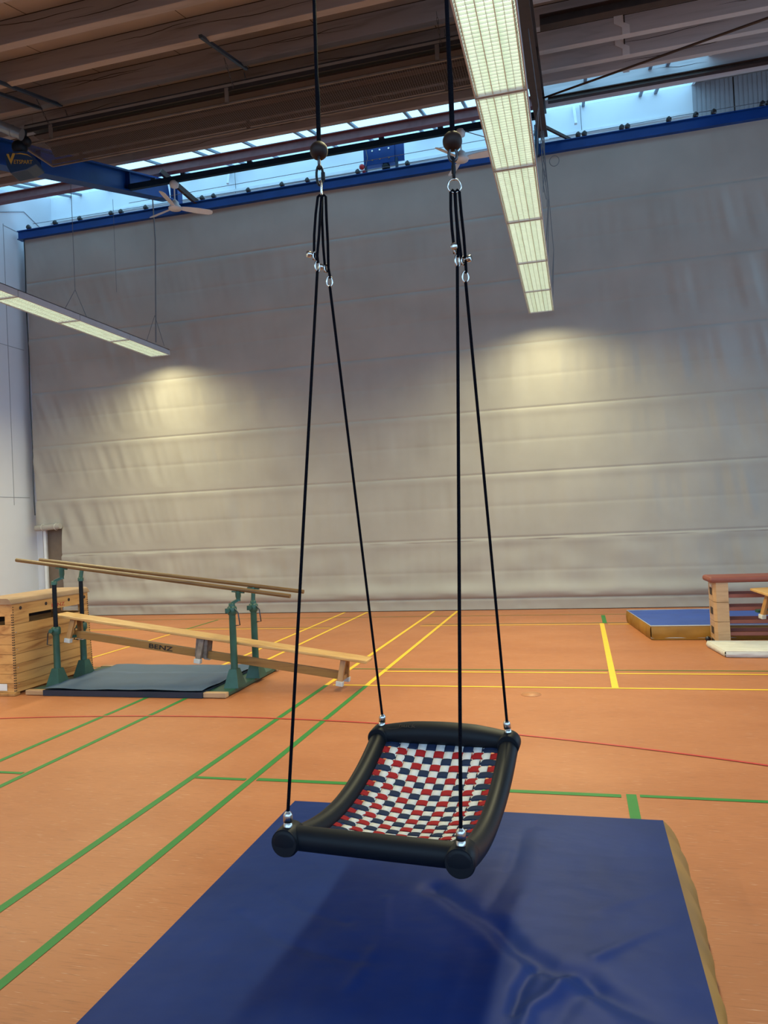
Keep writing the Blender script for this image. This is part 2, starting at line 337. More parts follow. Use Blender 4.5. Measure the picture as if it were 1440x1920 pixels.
# skylight: glass in the slope, glazing bars, near and side upstand
GZ = lambda y: 9.71 + S * (y - 15.2)
b = MB(); b.add([(XW, 12.6, GZ(12.6) + .02), (2.45, 12.6, GZ(12.6) + .02), (2.45, 15.3, GZ(15.3) + .02), (XW, 15.3, GZ(15.3) + .02)], [(0, 1, 2, 3)])
sky = struct(b, 'window_1', M_glass)
b = MB()
xs = []
x = -11.2
while x < 2.2:
    xs += [x, x + 0.28] if int(round((x + 11.2) / 1.06)) % 2 == 0 else [x]
    x += 1.06
for x in xs: b.bar((x, 12.6, GZ(12.6) - 0.01), (x, 15.2, GZ(15.2) - 0.01), 0.055, 0.04)
b.build('glazing_bar', M_mull, sky)
b = MB(); b.bar((2.47, 12.7, zb(12.7) + 0.32), (2.47, 15.2, zb(15.2) + 0.32), 0.05, 0.14); b.build('side_upstand', M_upstand, sky)

# ================================================================== ROOF TIMBER
def beam(name, x0, x1, y, label, grp, th=0.10, m=None):
    z0 = zb(y)
    if abs(y - 12.6) < 0.01: y = 12.46; z0 -= 0.0
    b = MB(); b.box(((x0 + x1) / 2, y + th / 2, z0 + 0.135), (x1 - x0, th, 0.27))
    o = b.build(name, m or M_beamL, None, loc=((x0 + x1) / 2, y, z0), bevel=0.006)
    # shrinkage cracks along the near face
    c = MB(); rnd = random.Random(int(y * 100) + int(x0 * 10))
    for q in range(rnd.choice((2, 3, 4))):
        xx = rnd.uniform(x0 + 0.5, x1 - 2.2); L = rnd.uniform(0.8, 2.2); zc = z0 + rnd.uniform(0.08, 0.2); pts = []
        n = 16
        for i in range(n + 1):
            t = i / n; w = 0.004 * math.sin(PI * t) + 0.0005; z = zc + 0.012 * math.sin(9 * t + q) + 0.05 * (t - .5) * (1 if q % 2 else -1) + rnd.uniform(-0.004, 0.004)
            pts.append((xx + L * t, z, w))
        c.add([(p[0], y - 0.0015, p[1] + p[2]) for p in pts] + [(p[0], y - 0.0015, p[1] - p[2]) for p in pts], [(i, i + 1, n + 2 + i, n + 1 + i) for i in range(n)])
    c.box(((x0 + x1) / 2, y - 0.001, z0 + 0.266), (x1 - x0, 0.004, 0.010))
    c.build('crack', M_gap, o)
    return tag(o, label, 'roof beam', grp)
ordn = ['nearest', 'second', 'third', 'fourth', 'fifth', 'sixth', 'seventh', 'eighth', 'ninth', 'tenth', 'eleventh', 'twelfth']
for k in range(8):
    y = 12.6 - 0.95 * k
    w = 'timber roof beam left of the hanging lamp row, ' + (('the one bordering the skylight') if k == 0 else ordn[k] + ' counted away from the skylight')
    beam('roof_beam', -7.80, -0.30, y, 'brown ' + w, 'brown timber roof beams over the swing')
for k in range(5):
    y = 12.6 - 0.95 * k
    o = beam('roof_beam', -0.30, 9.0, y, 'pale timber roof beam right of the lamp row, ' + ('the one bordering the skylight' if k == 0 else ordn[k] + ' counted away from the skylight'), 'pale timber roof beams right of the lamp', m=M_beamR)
    # lap joint plate where two lengths meet
    xx = 1.02 - 0.07 * k; j = MB(); z0 = zb(y)
    j.prism([(xx - .10, z0 + .27), (xx + .02, z0 + .27), (xx + .02, z0 + .17), (xx + .10, z0 + .12), (xx + .10, z0), (xx, z0), (xx, z0 + .10), (xx - .10, z0 + .17)], y - 0.006, y - 0.001, lambda a, c, h: (a, h, c))
    j.build('joint_plate', mat('pale_grey_plate', (0.70, 0.71, 0.74, 1), 0.6), o)
    MB().box((xx + .035, y - 0.008, z0 + 0.215), (0.012, 0.01, 0.11)).build('butt_joint', M_gap, o)
for k in range(6):
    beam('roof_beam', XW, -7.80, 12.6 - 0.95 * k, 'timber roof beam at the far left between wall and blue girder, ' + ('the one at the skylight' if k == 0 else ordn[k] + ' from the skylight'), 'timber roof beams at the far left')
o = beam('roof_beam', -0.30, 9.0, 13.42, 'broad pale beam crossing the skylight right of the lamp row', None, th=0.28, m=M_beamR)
# steel purlins
def steel_rail(name, x0, x1, y, z, h, dpt, m, label, cat, flange=True):
    b = MB(); L = x1 - x0; xc = (x0 + x1) / 2
    b.box((xc, y, z), (L, 0.012 if flange else dpt, h))
    if flange:
        b.box((xc, y, z + h / 2), (L, dpt, 0.014)); b.box((xc, y, z - h / 2), (L, dpt, 0.014))
    return tag(b.build(name, m, None, loc=(xc, y, z)), label, cat)
steel_rail('steel_purlin', XW, -0.42, 13.5, 9.02, 0.17, 0.14, M_redsteel, 'dark red steel purlin under the skylight glass left of the lamp row', 'steel beam')
steel_rail('steel_purlin', -0.18, 9.0, 13.40, 8.965, 0.07, 0.10, M_brownsteel, 'dark brown steel purlin below the broad pale beam at the skylight right of the lamp', 'steel beam')
steel_rail('steel_purlin', -0.18, 6.0, 9.45, zb(9.45) - 0.06, 0.12, 0.12, M_brownsteel, 'dark brown steel member crossing the top right edge above the lamp row', 'steel beam')
# main rafters
def girder(x, m, w, h, label, y0=2.0, y1=13.75):
    b = MB(); f = lambda y: 8.29 + 0.30 * (y - 13.0)
    for (dz, hh, ww) in ((0.0, 0.03, w), (h, 0.03, w)): b.bar((x, y0, f(y0) + dz), (x, y1, f(y1) + dz), ww, hh)
    b.bar((x, y0, f(y0) + h / 2), (x, y1, f(y1) + h / 2), 0.05, h)
    y = y0 + 0.6
    while y < y1: b.box((x, y, f(y) + h / 2), (w * 0.9, 0.012, h * 0.93)); y += 2.4
    o = b.build('roof_girder', m, None, loc=(x, y0, f(y0)))
    return tag(o, label, 'girder')
gl = girder(-7.83, M_blue, 0.26, 0.36, 'blue painted steel rafter sloping up to the curtain rail at the left')
pp = MB(); pp.box((-7.75, 13.95, 8.62), (0.16, 0.2, 0.5)); pp.build('end_post', M_blue, gl)
gr = girder(-0.30, M_brownsteel, 0.16, 0.42, 'dark brown steel rafter behind the right-hand lamp row')
MB().box((-0.42, 13.95, 8.55), (0.07, 0.12, 0.55)).build('end_post', M_dblue, gr)
b = MB(); b.bar((-7.72, 13.3, 8.9), (-7.25, 14.1, 8.42), 0.07, 0.10)
tag(b.build('diagonal_brace', M_brownsteel, None, loc=(-7.5, 13.7, 8.6)), 'dark brown diagonal brace beside the left ceiling fan', 'brace')
b = MB(); b.bar((-0.38, 13.3, 8.55), (0.20, 14.1, 8.53), 0.04, 0.05)
tag(b.build('diagonal_brace', M_brownsteel, None, loc=(-0.1, 13.7, 8.5)), 'dark brown diagonal brace right of the lamp row at the curtain rail', 'brace')
b = MB(); b.tube([(-0.39, 12.2, 8.34), (2.26, 9.0, 7.06), (4.0, 6.9, 6.22)], 0.016, 8)
tag(b.build('tie_rod', M_brownsteel, None, loc=(1.0, 10.5, 7.6)), 'thin dark tie rod running diagonally under the pale beams', 'tie rod')
# cross rail carrying the fans
o = steel_rail('fan_rail', -7.72, -0.38, 12.17, 8.09, 0.10, 0.07, M_darkrail, 'long dark blue rail across the hall below the skylight carrying the ceiling fans', 'rail', flange=False)
for x in (-7.2, -6.6, -5.3, -4.1, -2.9, -1.9): MB().box((x, 12.17, 8.155), (0.09, 0.08, 0.03)).build('clamp', M_dblue, o)

# ================================================================== DIVIDER CURTAIN AND ITS RAIL
rail = thing('curtain_rail', 'long blue steel rail with the divider curtain hanging below it', 'curtain rail', (-2.0, 14.0, 8.40))
b = MB(); b.box((-1.7, 14.0, 8.385), (19.9, 0.10, 0.17)); b.box((-1.7, 13.99, 8.475), (19.9, 0.16, 0.015)); b.box((-1.7, 13.99, 8.30), (19.9, 0.16, 0.015)); b.build('beam', M_blue, rail)
b = MB(); b.tube([(-11.3, 14.0, 8.62), (-4.0, 14.0, 8.56), (-0.4, 14.0, 8.60)], 0.006, 6); b.tube([(-0.2, 14.0, 8.58), (2, 14.0, 8.60), (8.0, 14.0, 8.58)], 0.006, 6); b.build('pull_cable', M_cable, rail)
for x in [-11.39, -10.71, -10.09, -9.32, -9.08, -8.49, -7.18, -6.92, -6.15, -5.42, -4.88, -3.84, -2.85, -2.0, 0.31, 0.42, 1.06, 1.16, 1.85, 2.29, 2.58, 3.35, 3.45]:
    b = MB(); w = 0.035
    b.prism([(x - w, 8.48), (x + w, 8.48), (x + w * 0.5, 8.60), (x - w * 0.3, 8.60)], 13.95, 14.0, lambda a, c, h: (a, h, c))
    b.lathe((x, 13.94, 8.545), [(0.001, 0), (0.045, 0), (0.045, 0.07), (0.001, 0.07)], 14, (0, 1, 0))
    b.build('pulley', M_dmetal, rail)
SEAMS = [7.32, 6.09, 4.90, 3.71, 2.53, 1.34, 0.22]
HALF = [6.7, 5.5, 4.3, 3.12, 1.93, 0.72]
def fold(x, z):
    # depth of the cloth at (x, z): pinched flat at the battens, wrinkled between them
    s = [8.30] + SEAMS + [0.0]; i = 0
    while i < len(s) - 2 and z < s[i + 1]: i += 1
    t = (s[i] - z) / (s[i] - s[i + 1]); t = min(max(t, 0), 1)
    env = math.sin(PI * min(t * 1.15, 1)) ** 0.7
    left = min(max((-x - 4.5) / 6.5, 0), 1); right = min(max((x - 0.4) / 3.2, 0), 1)
    amp = 0.007 + 0.015 * left * (0.55 + 0.9 * abs(noise.noise(Vector((x * 0.6, z * 0.7, 11))))) + 0.015 * right * (1 if 1.3 < z < 7.4 else 0.5)
    if z > 7.3: amp *= 0.4
    sl = x + (0.35 * (z - s[i + 1]) * (left + 0.6 * right)) 
    n = noise.noise(Vector((sl * 3.1, i * 3.7 + z * 0.25, 0.3))) + 0.5 * noise.noise(Vector((sl * 7.0, i * 5.1 + z * 0.4, 2.0)))
    d = amp * env * n * 2.4 + 0.02 * noise.noise(Vector((x * 0.5, z * 0.6, 7)))
    for zs in SEAMS[:-1]:
        e = (z - zs) / 0.018; d += 0.012 * math.exp(-e * e)
        e = (z - zs + 0.08) / 0.06; d -= 0.009 * math.exp(-e * e)
    for zs in HALF:
        e = (z - zs) / 0.035; d += 0.005 * math.exp(-e * e)
    d -= 0.055 * math.exp(-((z - 0.34) / 0.13) ** 2); d += 0.03 * math.exp(-((z - 0.215) / 0.02) ** 2)
    if 0.3 < z < 1.3: d += 0.03 * noise.noise(Vector((x * 1.6 + z, z * 2.5 - x * 0.5, 4)))
    return d
cur = thing('divider_curtain', 'tall grey-beige divider curtain with horizontal battens closing the hall', 'curtain', (-2.0, 14.0, 0.0))
b = MB()
zsamp = []
z = 8.31
while z > 0.012:
    zsamp.append(z)
    near = min([abs(z - q) for q in SEAMS + HALF])
    z -= 0.012 if near < 0.05 else 0.035
zsamp.append(0.012)
NX = 620; X0 = -11.52; X1 = 9.0
def keep(x, z): return not (x < -10.87 and z < 1.97)
idx = {}; vs = []; fs = []
xsamp = [X0 + (X1 - X0) * (i / NX) for i in range(NX + 1)]
for i, x in enumerate(xsamp):
    for j, z in enumerate(zsamp):
        xx = x
        if x < -11.4: xx = x + 0.02 * math.sin(z * 3)
        idx[(i, j)] = len(vs); vs.append((xx, 14.0 + fold(x, z), z))
for i in range(NX):
    for j in range(len(zsamp) - 1):
        if keep(xsamp[i + 1], zsamp[j]): fs.append((idx[(i, j)], idx[(i + 1, j)], idx[(i + 1, j + 1)], idx[(i, j + 1)]))
b.add(vs, fs, True); b.build('front_sheet', M_curtain, cur)
b = MB(); b.tube([(-11.50, 13.96, 1.93), (-11.2, 13.95, 1.94), (-10.87, 13.95, 1.96)], 0.062, 16)
roll = b.build('rolled_corner', M_curtain, cur)
for x in (-11.33, -11.0):
    b = MB(); b.tube([(x + 0.02, 13.95 + 0.070 * math.cos(a), 1.945 + 0.070 * math.sin(a)) for a in [2 * PI * k / 20 for k in range(20)]], 0.006, 6, closed=True)
    b.build('tie_cord', M_foot, roll)
b = MB(); b.grid(lambda u, v: (-11.6 + 20.6 * u, 14.28 + 0.02 * noise.noise(Vector((u * 40, v * 2, 1))), 0.01 + 8.2 * v), 160, 20)
b.build('rear_sheet', mat('curtain_rear', (0.20, 0.15, 0.115, 1), 0.7, noise_amt=0.1), cur)
b = MB(); b.tube([(-11.535, 13.985 + 0.012 * math.sin(k), 8.3 - k * 0.32) for k in range(20)], 0.012, 6); b.build('edge_binding', M_dmetal, cur)
struct(MB().box((-11.44, 14.17, 4.1), (0.07, 0.05, 8.2)), 'trim_2', M_whitebar)
struct(MB().box((-11.65, 14.3, 4.1), (0.2, 0.04, 8.2)), 'trim_3', M_wall)

# hoist motor on the curtain rail
h = thing('hoist_motor', 'blue hoist box with hanging motor above the curtain rail between the swing ropes', 'motor', (-3.3, 14.12, 8.5))
b = MB(); b.box((-3.42, 14.12, 8.86), (0.62, 0.16, 0.38)); b.box((-3.02, 14.10, 8.90), (0.18, 0.05, 0.42)); b.build('bracket_plate', M_blue, h, bevel=0.006)
for x in (-3.55, -3.4, -3.22):
    for z in (8.76, 8.94): MB().lathe((x, 14.03, z), [(0.018, 0), (0.018, 0.012)], 8, (0, 1, 0)).build('bolt', M_chrome, h)
b = MB(); b.lathe((-3.3, 14.10, 8.53), [(0.001, 0), (0.07, 0.0), (0.08, 0.03), (0.08, 0.11), (0.05, 0.14), (0.001, 0.14)], 16); b.build('motor_body', M_black, h)
for q in ((-3.70, 14.08, 8.57, 0.18), (-3.08, 14.08, 8.62, 0.26)): MB().box(q[:3], (0.05, 0.05, q[3])).build('support_leg', M_dblue, h)
b = MB(); b.ball((-3.77, 14.03, 8.66), 0.055, 12); b.ball((-3.73, 14.03, 8.56), 0.035, 10); b.build('red_reel', M_redplastic, h)
b = MB(); b.tube([(-3.68, 14.02, 9.05), (-3.64, 14.0, 8.8), (-3.69, 14.0, 8.62)], 0.007, 6); b.build('cable', M_cable, h)
# white opener arms at the skylight upstand
for (x, z0, z1, lb) in ((0.28, 9.70, 9.27, 'white window opener arm on the upstand right of the lamp row'), (-7.10, 9.66, 9.27, 'white window opener arm on the upstand right of the left fan')):
    b = MB(); b.bar((x, 15.17, z0), (x + 0.02, 15.0, z1), 0.05, 0.05); o = b.build('opener_arm', M_whitebar, None, loc=(x, 15.1, z1)); tag(o, lb, 'opener arm')
    MB().tube([(x + 0.12, 15.16, z0), (x + 0.13, 15.16, z1 - 0.05), (x + 0.12, 15.16, z1 - .15)], 0.006, 6).build('cable', M_cable, o)
# wire across the upstand
b = MB(); b.tube([(-8.2, 12.9, 8.17), (-4.5, 12.9, 8.19), (-0.4, 12.9, 8.22)], 0.005, 5)
tag(b.build('steel_wire', M_cable, None, loc=(-4.3, 12.9, 8.19)), 'thin steel wire stretched below the fan rail', 'wire')

# ================================================================== LAMP ROWS
def lamp_row(x, zl, y_ends, wid, label, grp, back):
    t = thing('lamp_row', label, 'ceiling lamp', (x, y_ends[0], zl), grp)
    for a, c in zip(y_ends[:-1], y_ends[1:]):
        L = abs(c - a) - 0.012; yc = (a + c) / 2
        f = MB(); f.box((x, yc, zl + 0.105), (wid, L, 0.012))
        for sx in (-1, 1): f.box((x + sx * (wid / 2 - 0.006), yc, zl + 0.055), (0.012, L, 0.11))
        for sy in (-1, 1): f.box((x, yc + sy * (L / 2 - 0.006), zl + 0.055), (wid - 0.02, 0.012, 0.11))
        fo = f.build('lamp_housing', M_housing, t)
        p = MB(); p.box((x, yc, zl + 0.060), (wid - 0.03, L - 0.03, 0.004)); po = p.build('glowing_panel', M_tube, fo)
        # move origin so the object x coordinate is centred on the fitting
        lv = MB(); n = 30
        for i in range(1, n): lv.box((x, yc - L / 2 + L * i / n, zl + 0.022), (wid - 0.03, 0.003, 0.028))
        for sx in (-0.5, -0.166, 0.166, 0.5):
            lv.box((x + sx * (wid - 0.06), yc, zl + 0.022), (0.007, L - 0.03, 0.034))
        for sx in (-0.333, 0.0, 0.333): lv.box((x + sx * (wid - 0.06), yc, zl + 0.022), (0.003, L - 0.03, 0.024))
        lv.build('louvre', M_louver, fo)
        ld = bpy.data.lights.new('lamp_light', 'AREA'); ld.shape = 'RECTANGLE'; ld.size = wid - 0.05; ld.size_y = L - 0.05; ld.energy = LAMP_W; ld.color = LAMP_COL; ld.spread = math.radians(158)
        lo = bpy.data.objects.new('lamp_light', ld); COL.objects.link(lo); lo.location = (x, yc, zl - 0.002); lo.visible_camera = False
    return t
MATS_off = None
yR = [13.5, 12.2, 10.78, 9.22, 7.78, 6.37, 4.95, 3.53]
yL = [13.6, 12.2, 10.77, 9.35, 7.9, 6.5, 5.1, 3.7, 2.3, 0.9]
LR = lamp_row(-0.47, 5.30, yR, 0.44, 'long row of glowing louvred lamps hanging overhead right of the swing ropes', 'hanging lamp rows', 0)
LL = lamp_row(-8.07, 5.30, yL, 0.44, 'long row of glowing louvred lamps hanging at the left near the white wall', 'hanging lamp rows', 0)
# suspension wires
def wires(parent, pts, r=0.005, name='suspension_wire'):
    b = MB()
    for p in pts: b.tube(p, r, 6)
    return b.build(name, M_cable, parent)
for y in (10.97, 8.3): wires(LL, [[(-8.07, y, 5.9), (-8.07, y, zb(y) + 0.26)], [(-8.07, y, 5.9), (-8.07, y - 0.35, 5.41)], [(-8.07, y, 5.9), (-8.07, y + 0.35, 5.41)]])
wires(LL, [[(-8.07, 9.2, 5.46), (-8.35, 8.9, 6.3), (-8.4, 8.8, 7.0)]], 0.008)
wires(LL, [[(-7.80, 13.0, 5.42), (-7.76, 13.0, 6.4), (-7.72, 13.0, 7.4), (-7.74, 13.0, 8.2)]], 0.014, 'power_cable')
wires(LL, [[(-7.80, 13.0, 5.95), (-7.95, 12.9, 5.42)], [(-7.80, 13.0, 5.95), (-7.8, 13.3, 5.42)]])
b = MB(); b.tube([(-8.62, 13.0, 8.35), (-8.62, 13.0, 6.5)], 0.004, 5); tag(b.build('pull_cord', M_cable, None, loc=(-8.62, 13, 6.5)), 'thin grey cord hanging free before the curtain left of the power cable', 'cord')
for y in (4.95, 7.78, 10.78, 13.0): wires(LR, [[(-0.20, y, 5.9 if y < 8 else 6.2), (-0.30, y, zb(y) - 0.3)], [(-0.20, y, 5.9 if y < 8 else 6.2), (-0.26, y - 0.3, 5.41)], [(-0.20, y, 5.9 if y < 8 else 6.2), (-0.26, y + 0.3, 5.41)]])
b = MB()
for k in range(5):
    b.tube([(-0.30 + 0.03 * math.sin(k * 2 + t * 7), 13.1 + 0.02 * k, 8.5 - t * (1.0 + 0.12 * k)) for t in [i / 14 for i in range(15)]], 0.006, 5)
b.tube([(-0.12 + 0.08 * math.cos(a), 13.1, 7.75 + 0.09 * math.sin(a)) for a in [2 * PI * i / 16 for i in range(16)]], 0.006, 5, closed=True)
tag(b.build('cable_bundle', M_cable, None, loc=(-0.3, 13.1, 7.6)), 'tangled grey cables hanging right of the lamp row at the curtain rail', 'cable')

# ================================================================== CEILING FANS
def fan(x, y, ztop, zh, rot, R, label):
    t = thing('ceiling_fan', label, 'ceiling fan', (x, y, zh), 'white ceiling fans on the dark rail')
    b = MB(); b.lathe((x, y, ztop - 0.13), [(0.02, 0), (0.075, 0.03), (0.085, 0.08), (0.06, 0.13), (0.001, 0.13)], 18); cup = b.build('ceiling_cup', M_fan, t)
    if x > -4: MB().tube([(x + 0.06, y, ztop - 0.03), (x + 0.25, y, ztop - 0.12), (x + 0.6, y + 0.05, ztop - 0.26), (x + 1.1, y + 0.1, ztop - 0.3)], 0.007, 6).build('cable', M_cable, cup)
    b = MB(); b.tube([(x, y, ztop - 0.12), (x, y, zh + 0.10)], 0.013, 10); b.build('down_rod', M_fan, t)
    b = MB(); b.lathe((x, y, zh - 0.03), [(0.001, 0), (0.11, 0), (0.12, 0.02), (0.10, 0.06), (0.075, 0.08), (0.07, 0.13), (0.03, 0.17), (0.001, 0.17)], 24); b.build('motor_hub', M_fan, t)
    for k in range(3):
        a = rot + k * 2 * PI / 3; d = Vector((math.cos(a), math.sin(a), 0)); n = Vector((-math.sin(a), math.cos(a), 0))
        b = MB(); top = []; bot = []
        prof = [(0.09, 0.035), (0.2, 0.05), (0.4, 0.062), (R - 0.06, 0.058), (R - 0.01, 0.035), (R, 0.0)]
        prof = [(r, w) for r, w in prof]
        left = [Vector((x, y, zh)) + d * r + n * w - Vector((0, 0, 0.022 * w / 0.06)) for r, w in prof]; right = [Vector((x, y, zh)) + d * r - n * w + Vector((0, 0, 0.022 * w / 0.06)) for r, w in prof[::-1]]
        poly = left + right; up = Vector((0, 0, 0.008)); N = len(poly)
        b.add(poly + [p + up for p in poly], [tuple(range(N)), tuple(range(2 * N - 1, N - 1, -1))] + [(i, (i + 1) % N, N + (i + 1) % N, N + i) for i in range(N)])
        b.build('blade', M_fan, t)
    return t
fan(-6.80, 12.17, 8.06, 7.58, math.radians(40), 0.68, 'white three-bladed ceiling fan under the rail at the left girder')
fan(-1.58, 12.17, 8.08, 7.60, math.radians(-3), 0.60, 'white three-bladed ceiling fan behind the right rope ball')

# ================================================================== RADIANT HEATER AND ITS STRUTS
ht = thing('radiant_heater', 'long dark radiant heater with mesh guard hanging under the brown beams', 'heater', (-4.1, 8.97, 7.1))
x0, x1, y0, y1, zh = -7.13, -0.95, 8.66, 9.30, 7.10
b = MB()
for y in (y0, y1): b.box(((x0 + x1) / 2, y, zh), (x1 - x0, 0.02, 0.022))
for x in (x0, x1): b.box((x, (y0 + y1) / 2, zh), (0.022, y1 - y0, 0.022))
b.box(((x0 + x1) / 2, y1 - 0.015, zh + 0.05), (x1 - x0, 0.008, 0.06))
for x in (-6.65, -4.05, -1.35): b.box((x, y0, zh + 0.1), (0.05, 0.02, 0.2)); b.box((x, y1, zh + 0.1), (0.05, 0.02, 0.2))
b.build('guard_frame', M_heatframe, ht)
b = MB(); xx = x0 + 0.03
while xx < x1: b.box((xx, (y0 + y1) / 2, zh + 0.004), (0.003, y1 - y0, 0.003)); xx += 0.030
yy = y0 + 0.03
while yy < y1: b.box(((x0 + x1) / 2, yy, zh + 0.008), (x1 - x0, 0.003, 0.003)); yy += 0.030
o = b.build('mesh_guard', M_wire, ht)
b = MB(); b.box(((x0 + x1) / 2, y0 + 0.02, zh + 0.225), (x1 - x0 - 0.1, 0.02, 0.06)); b.build('side_skirt', M_skirt, ht)
b = MB(); zc = zh + 0.14
b.prism([(y0 + 0.02, zc + .14), (y0 - 0.0, zc + 0.02), (y0 + 0.02, zc + 0.02), (y0 + 0.15, zc + 0.13), (y1 - 0.15, zc + 0.13), (y1 - 0.02, zc - 0.02), (y1, zc - 0.02), (y1 - 0.06, zc + .16)], x0 + 0.05, x1 - 0.05, lambda a, c, h: (h, a, c))
b.build('hood', M_hood, ht)
b = MB()
for y in (y0 + 0.2, y1 - 0.22): MB().box(((x0 + x1) / 2, y, zc + 0.05), (x1 - x0 - 0.2, 0.11, 0.02)).build('radiant_tube', M_heatpanel, ht)
def chain(p, q, r=0.010, parent=None, m=None):
    b = MB(); p = Vector(p); q = Vector(q); L = (q - p).length; n = max(2, int(L / 0.055)); d = (q - p) / n
    for i in range(n):
        c = p + d * (i + 0.5); hl = 0.034; dd = d.normalized(); s = Vector((1, 0, 0)) if i % 2 else Vector((0, 1, 0)); 
        b.tube([c + dd * hl * math.sin(a) + s * r * math.cos(a) for a in [2 * PI * k / 10 for k in range(10)]], 0.003, 5, closed=True)
    return b.build('chain', m or M_dmetal, parent)
for xx in (-3.95, -6.66, -1.3):
    for yy in (8.42, 9.0):
        ya = 8.66 if yy < 8.7 else 9.24
        chain((xx, yy, zb(yy) - 0.06), (xx, ya, 7.28), parent=ht)
for (xx, ya, yb, lb) in ((-3.92, 7.75, 9.02, 'dark blue strut rail under the brown beams left of the swing rope'), (-6.66, 7.3, 8.92, 'dark blue strut rail ending above the left heater end, the right one of two'), (-6.95, 7.3, 8.87, 'dark blue strut rail at the left image edge, the left one of two')):
    b = MB(); b.bar((xx, ya, zb(ya) - 0.02), (xx, yb, zb(yb) - 0.02), 0.04, 0.035); o = b.build('strut_rail', M_strut, None, loc=(xx, (ya + yb) / 2, zb(8.3))); tag(o, lb, 'rail', 'strut rails under the beams')
# duct and burner at the left end of the heater
t = thing('heater_burner', 'dark navy burner unit with gold lettering at the left end of the heater', 'burner', (-7.0, 8.45, 6.65))
k1 = Vector((-8.24, 9.67, 7.62)); 
b = MB()
ex = (Vector((-7.86, 9.77, 7.50)) - Vector((-8.27, 9.67, 7.56))).normalized(); ey = Vector((0, 0, 1)); ez = ex.cross(ey)
Mq = Matrix((ex, ez, ey)).transposed()
def q3(a, c, h): return Vector((-7.16, 8.38, 6.585)) + ex * (a * .85) + ez * h + Vector((0, 0, c * .85))
b.prism([(0.08, 0.02), (0.02, 0.14), (0.0, 0.28), (0.06, 0.36), (0.3, 0.40), (0.42, 0.36), (0.50, 0.20), (0.34, 0.10)], 0.0, -0.25, q3); b.build('casing', M_dblue, t, bevel=0.01)
b = MB(); b.ball((-7.02, 8.50, 6.97), 0.10, 14); b.ball((-6.94, 8.52, 7.05), 0.075, 12); b.tube([(-6.98, 8.5, 7.05), (-6.95, 8.5, 7.2)], 0.05, 10); b.build('fan_inlet', M_black, t)
text_mesh('lettering', 'ETSPART', 0.075, 0.002, frame_M(q3(0.29, 0.215, 0.004), ex, (0, 0, 1)) @ Matrix.Rotation(math.radians(4), 4, 'Z'), M_inkgold, t, sx=0.85)
b = MB(); b.prism([(0.03, 0.32), (0.07, 0.32), (0.09, 0.24), (0.13, 0.34), (0.17, 0.34), (0.10, 0.16)], 0.002, 0.006, q3)
b.prism([(0.16, 0.33), (0.25, 0.355), (0.36, 0.345), (0.44, 0.30), (0.36, 0.33), (0.26, 0.338)], 0.002, 0.006, q3); b.build('gold_logo', M_inkgold, t)
dct = thing('air_duct', 'round galvanised duct running up to the burner at the left edge', 'duct', (-7.2, 8.2, 7.2))
b = MB(); b.tube([(-7.60, 8.05, 7.38), (-6.85, 8.33, 7.04)], 0.07, 18); b.build('pipe', M_duct, dct)
for t_ in (0.15, 0.4, 0.65, 0.85, 1.0):
    p = Vector((-7.60, 8.05, 7.38)).lerp(Vector((-6.85, 8.33, 7.04)), t_); d = (Vector((-6.85, 8.33, 7.04)) - Vector((-7.60, 8.05, 7.38))).normalized() * 0.012; MB().tube([p - d, p + d], 0.076, 18).build('seam_ring', M_duct, dct)

# ================================================================== SWING
FLc = Vector((-1.044, 2.469, 0.643)); FRc = Vector((-0.417, 2.394, 0.651)); BLc = Vector((-0.989, 3.549, 0.703)); BRc = Vector((-0.356, 3.464, 0.711))
sw = thing('platform_swing', 'black-framed platform swing with woven red, navy and white straps hanging over the mat', 'swing', (-0.70, 2.97, 0.62))
def rail_pt(a, c, u, sag=0.105): 
    p = a.lerp(c, u); return p - Vector((0, 0, sag * (1 - (2 * u - 1) ** 2) ** 1.0 * (1.0)))
def front_bar(a, c, r0, r1, bow):
    pts = []; rs = []
    for i in range(25):
        t = i / 24; p = a.lerp(c, t); p.z += bow * (1 - (2 * t - 1) ** 2); pts.append(p); rs.append(r0 + (r1 - r0) * min(1, 4 * min(t, 1 - t)))
    return pts, rs
b = MB(); dq = (BLc - FLc).normalized() * 0.022; p, r = front_bar(FLc + dq, FRc + dq, 0.042, 0.042, 0.0); b.tube(p, r, 24); b.build('front_bar', M_black, sw)
b = MB(); p, r = front_bar(BLc, BRc, 0.047, 0.056, 0.022); b.tube(p, r, 24); bb = b.build('back_bar', M_black, sw)
ax = (BRc - BLc).normalized()
text_mesh('raised_lettering', 'huck', 0.028, 0.0008, frame_M(BLc + ax * 0.15 + Vector((0, -0.036, 0.062)), ax, (0, 0.75, 0.66)), M_gap, bb, sx=1.6)
for a, c in ((FLc, BLc), (FRc, BRc)):
    pts = [a - (c - a).normalized() * 0.035 + Vector((0, 0, 0.004)), a] + [rail_pt(a, c, u / 28) for u in range(1, 28)] + [c]
    b = MB(); b.tube(pts, [0.047, 0.047] + [0.040 + 0.004 * abs(u / 14 - 1) for u in range(1, 28)] + [0.044], 24); b.build('side_rail', M_black, sw)
d1 = (BLc - FLc).normalized()
for q, s_, nm in ((FLc, -1, 'front'), (FRc, -1, 'front'), (BLc, 1, 'back'), (BRc, 1, 'back')):
    b = MB(); d = d1 if s_ > 0 else -d1
    b.lathe(q - d * 0.055 + Vector((0, 0, 0.0)), [(0.046, 0), (0.0495, 0.003), (0.0505, 0.055), (0.050, 0.080), (0.045, 0.088), (0.034, 0.091), (0.0005, 0.092)], 28, d)
    b.build('corner_cap', M_black, sw)
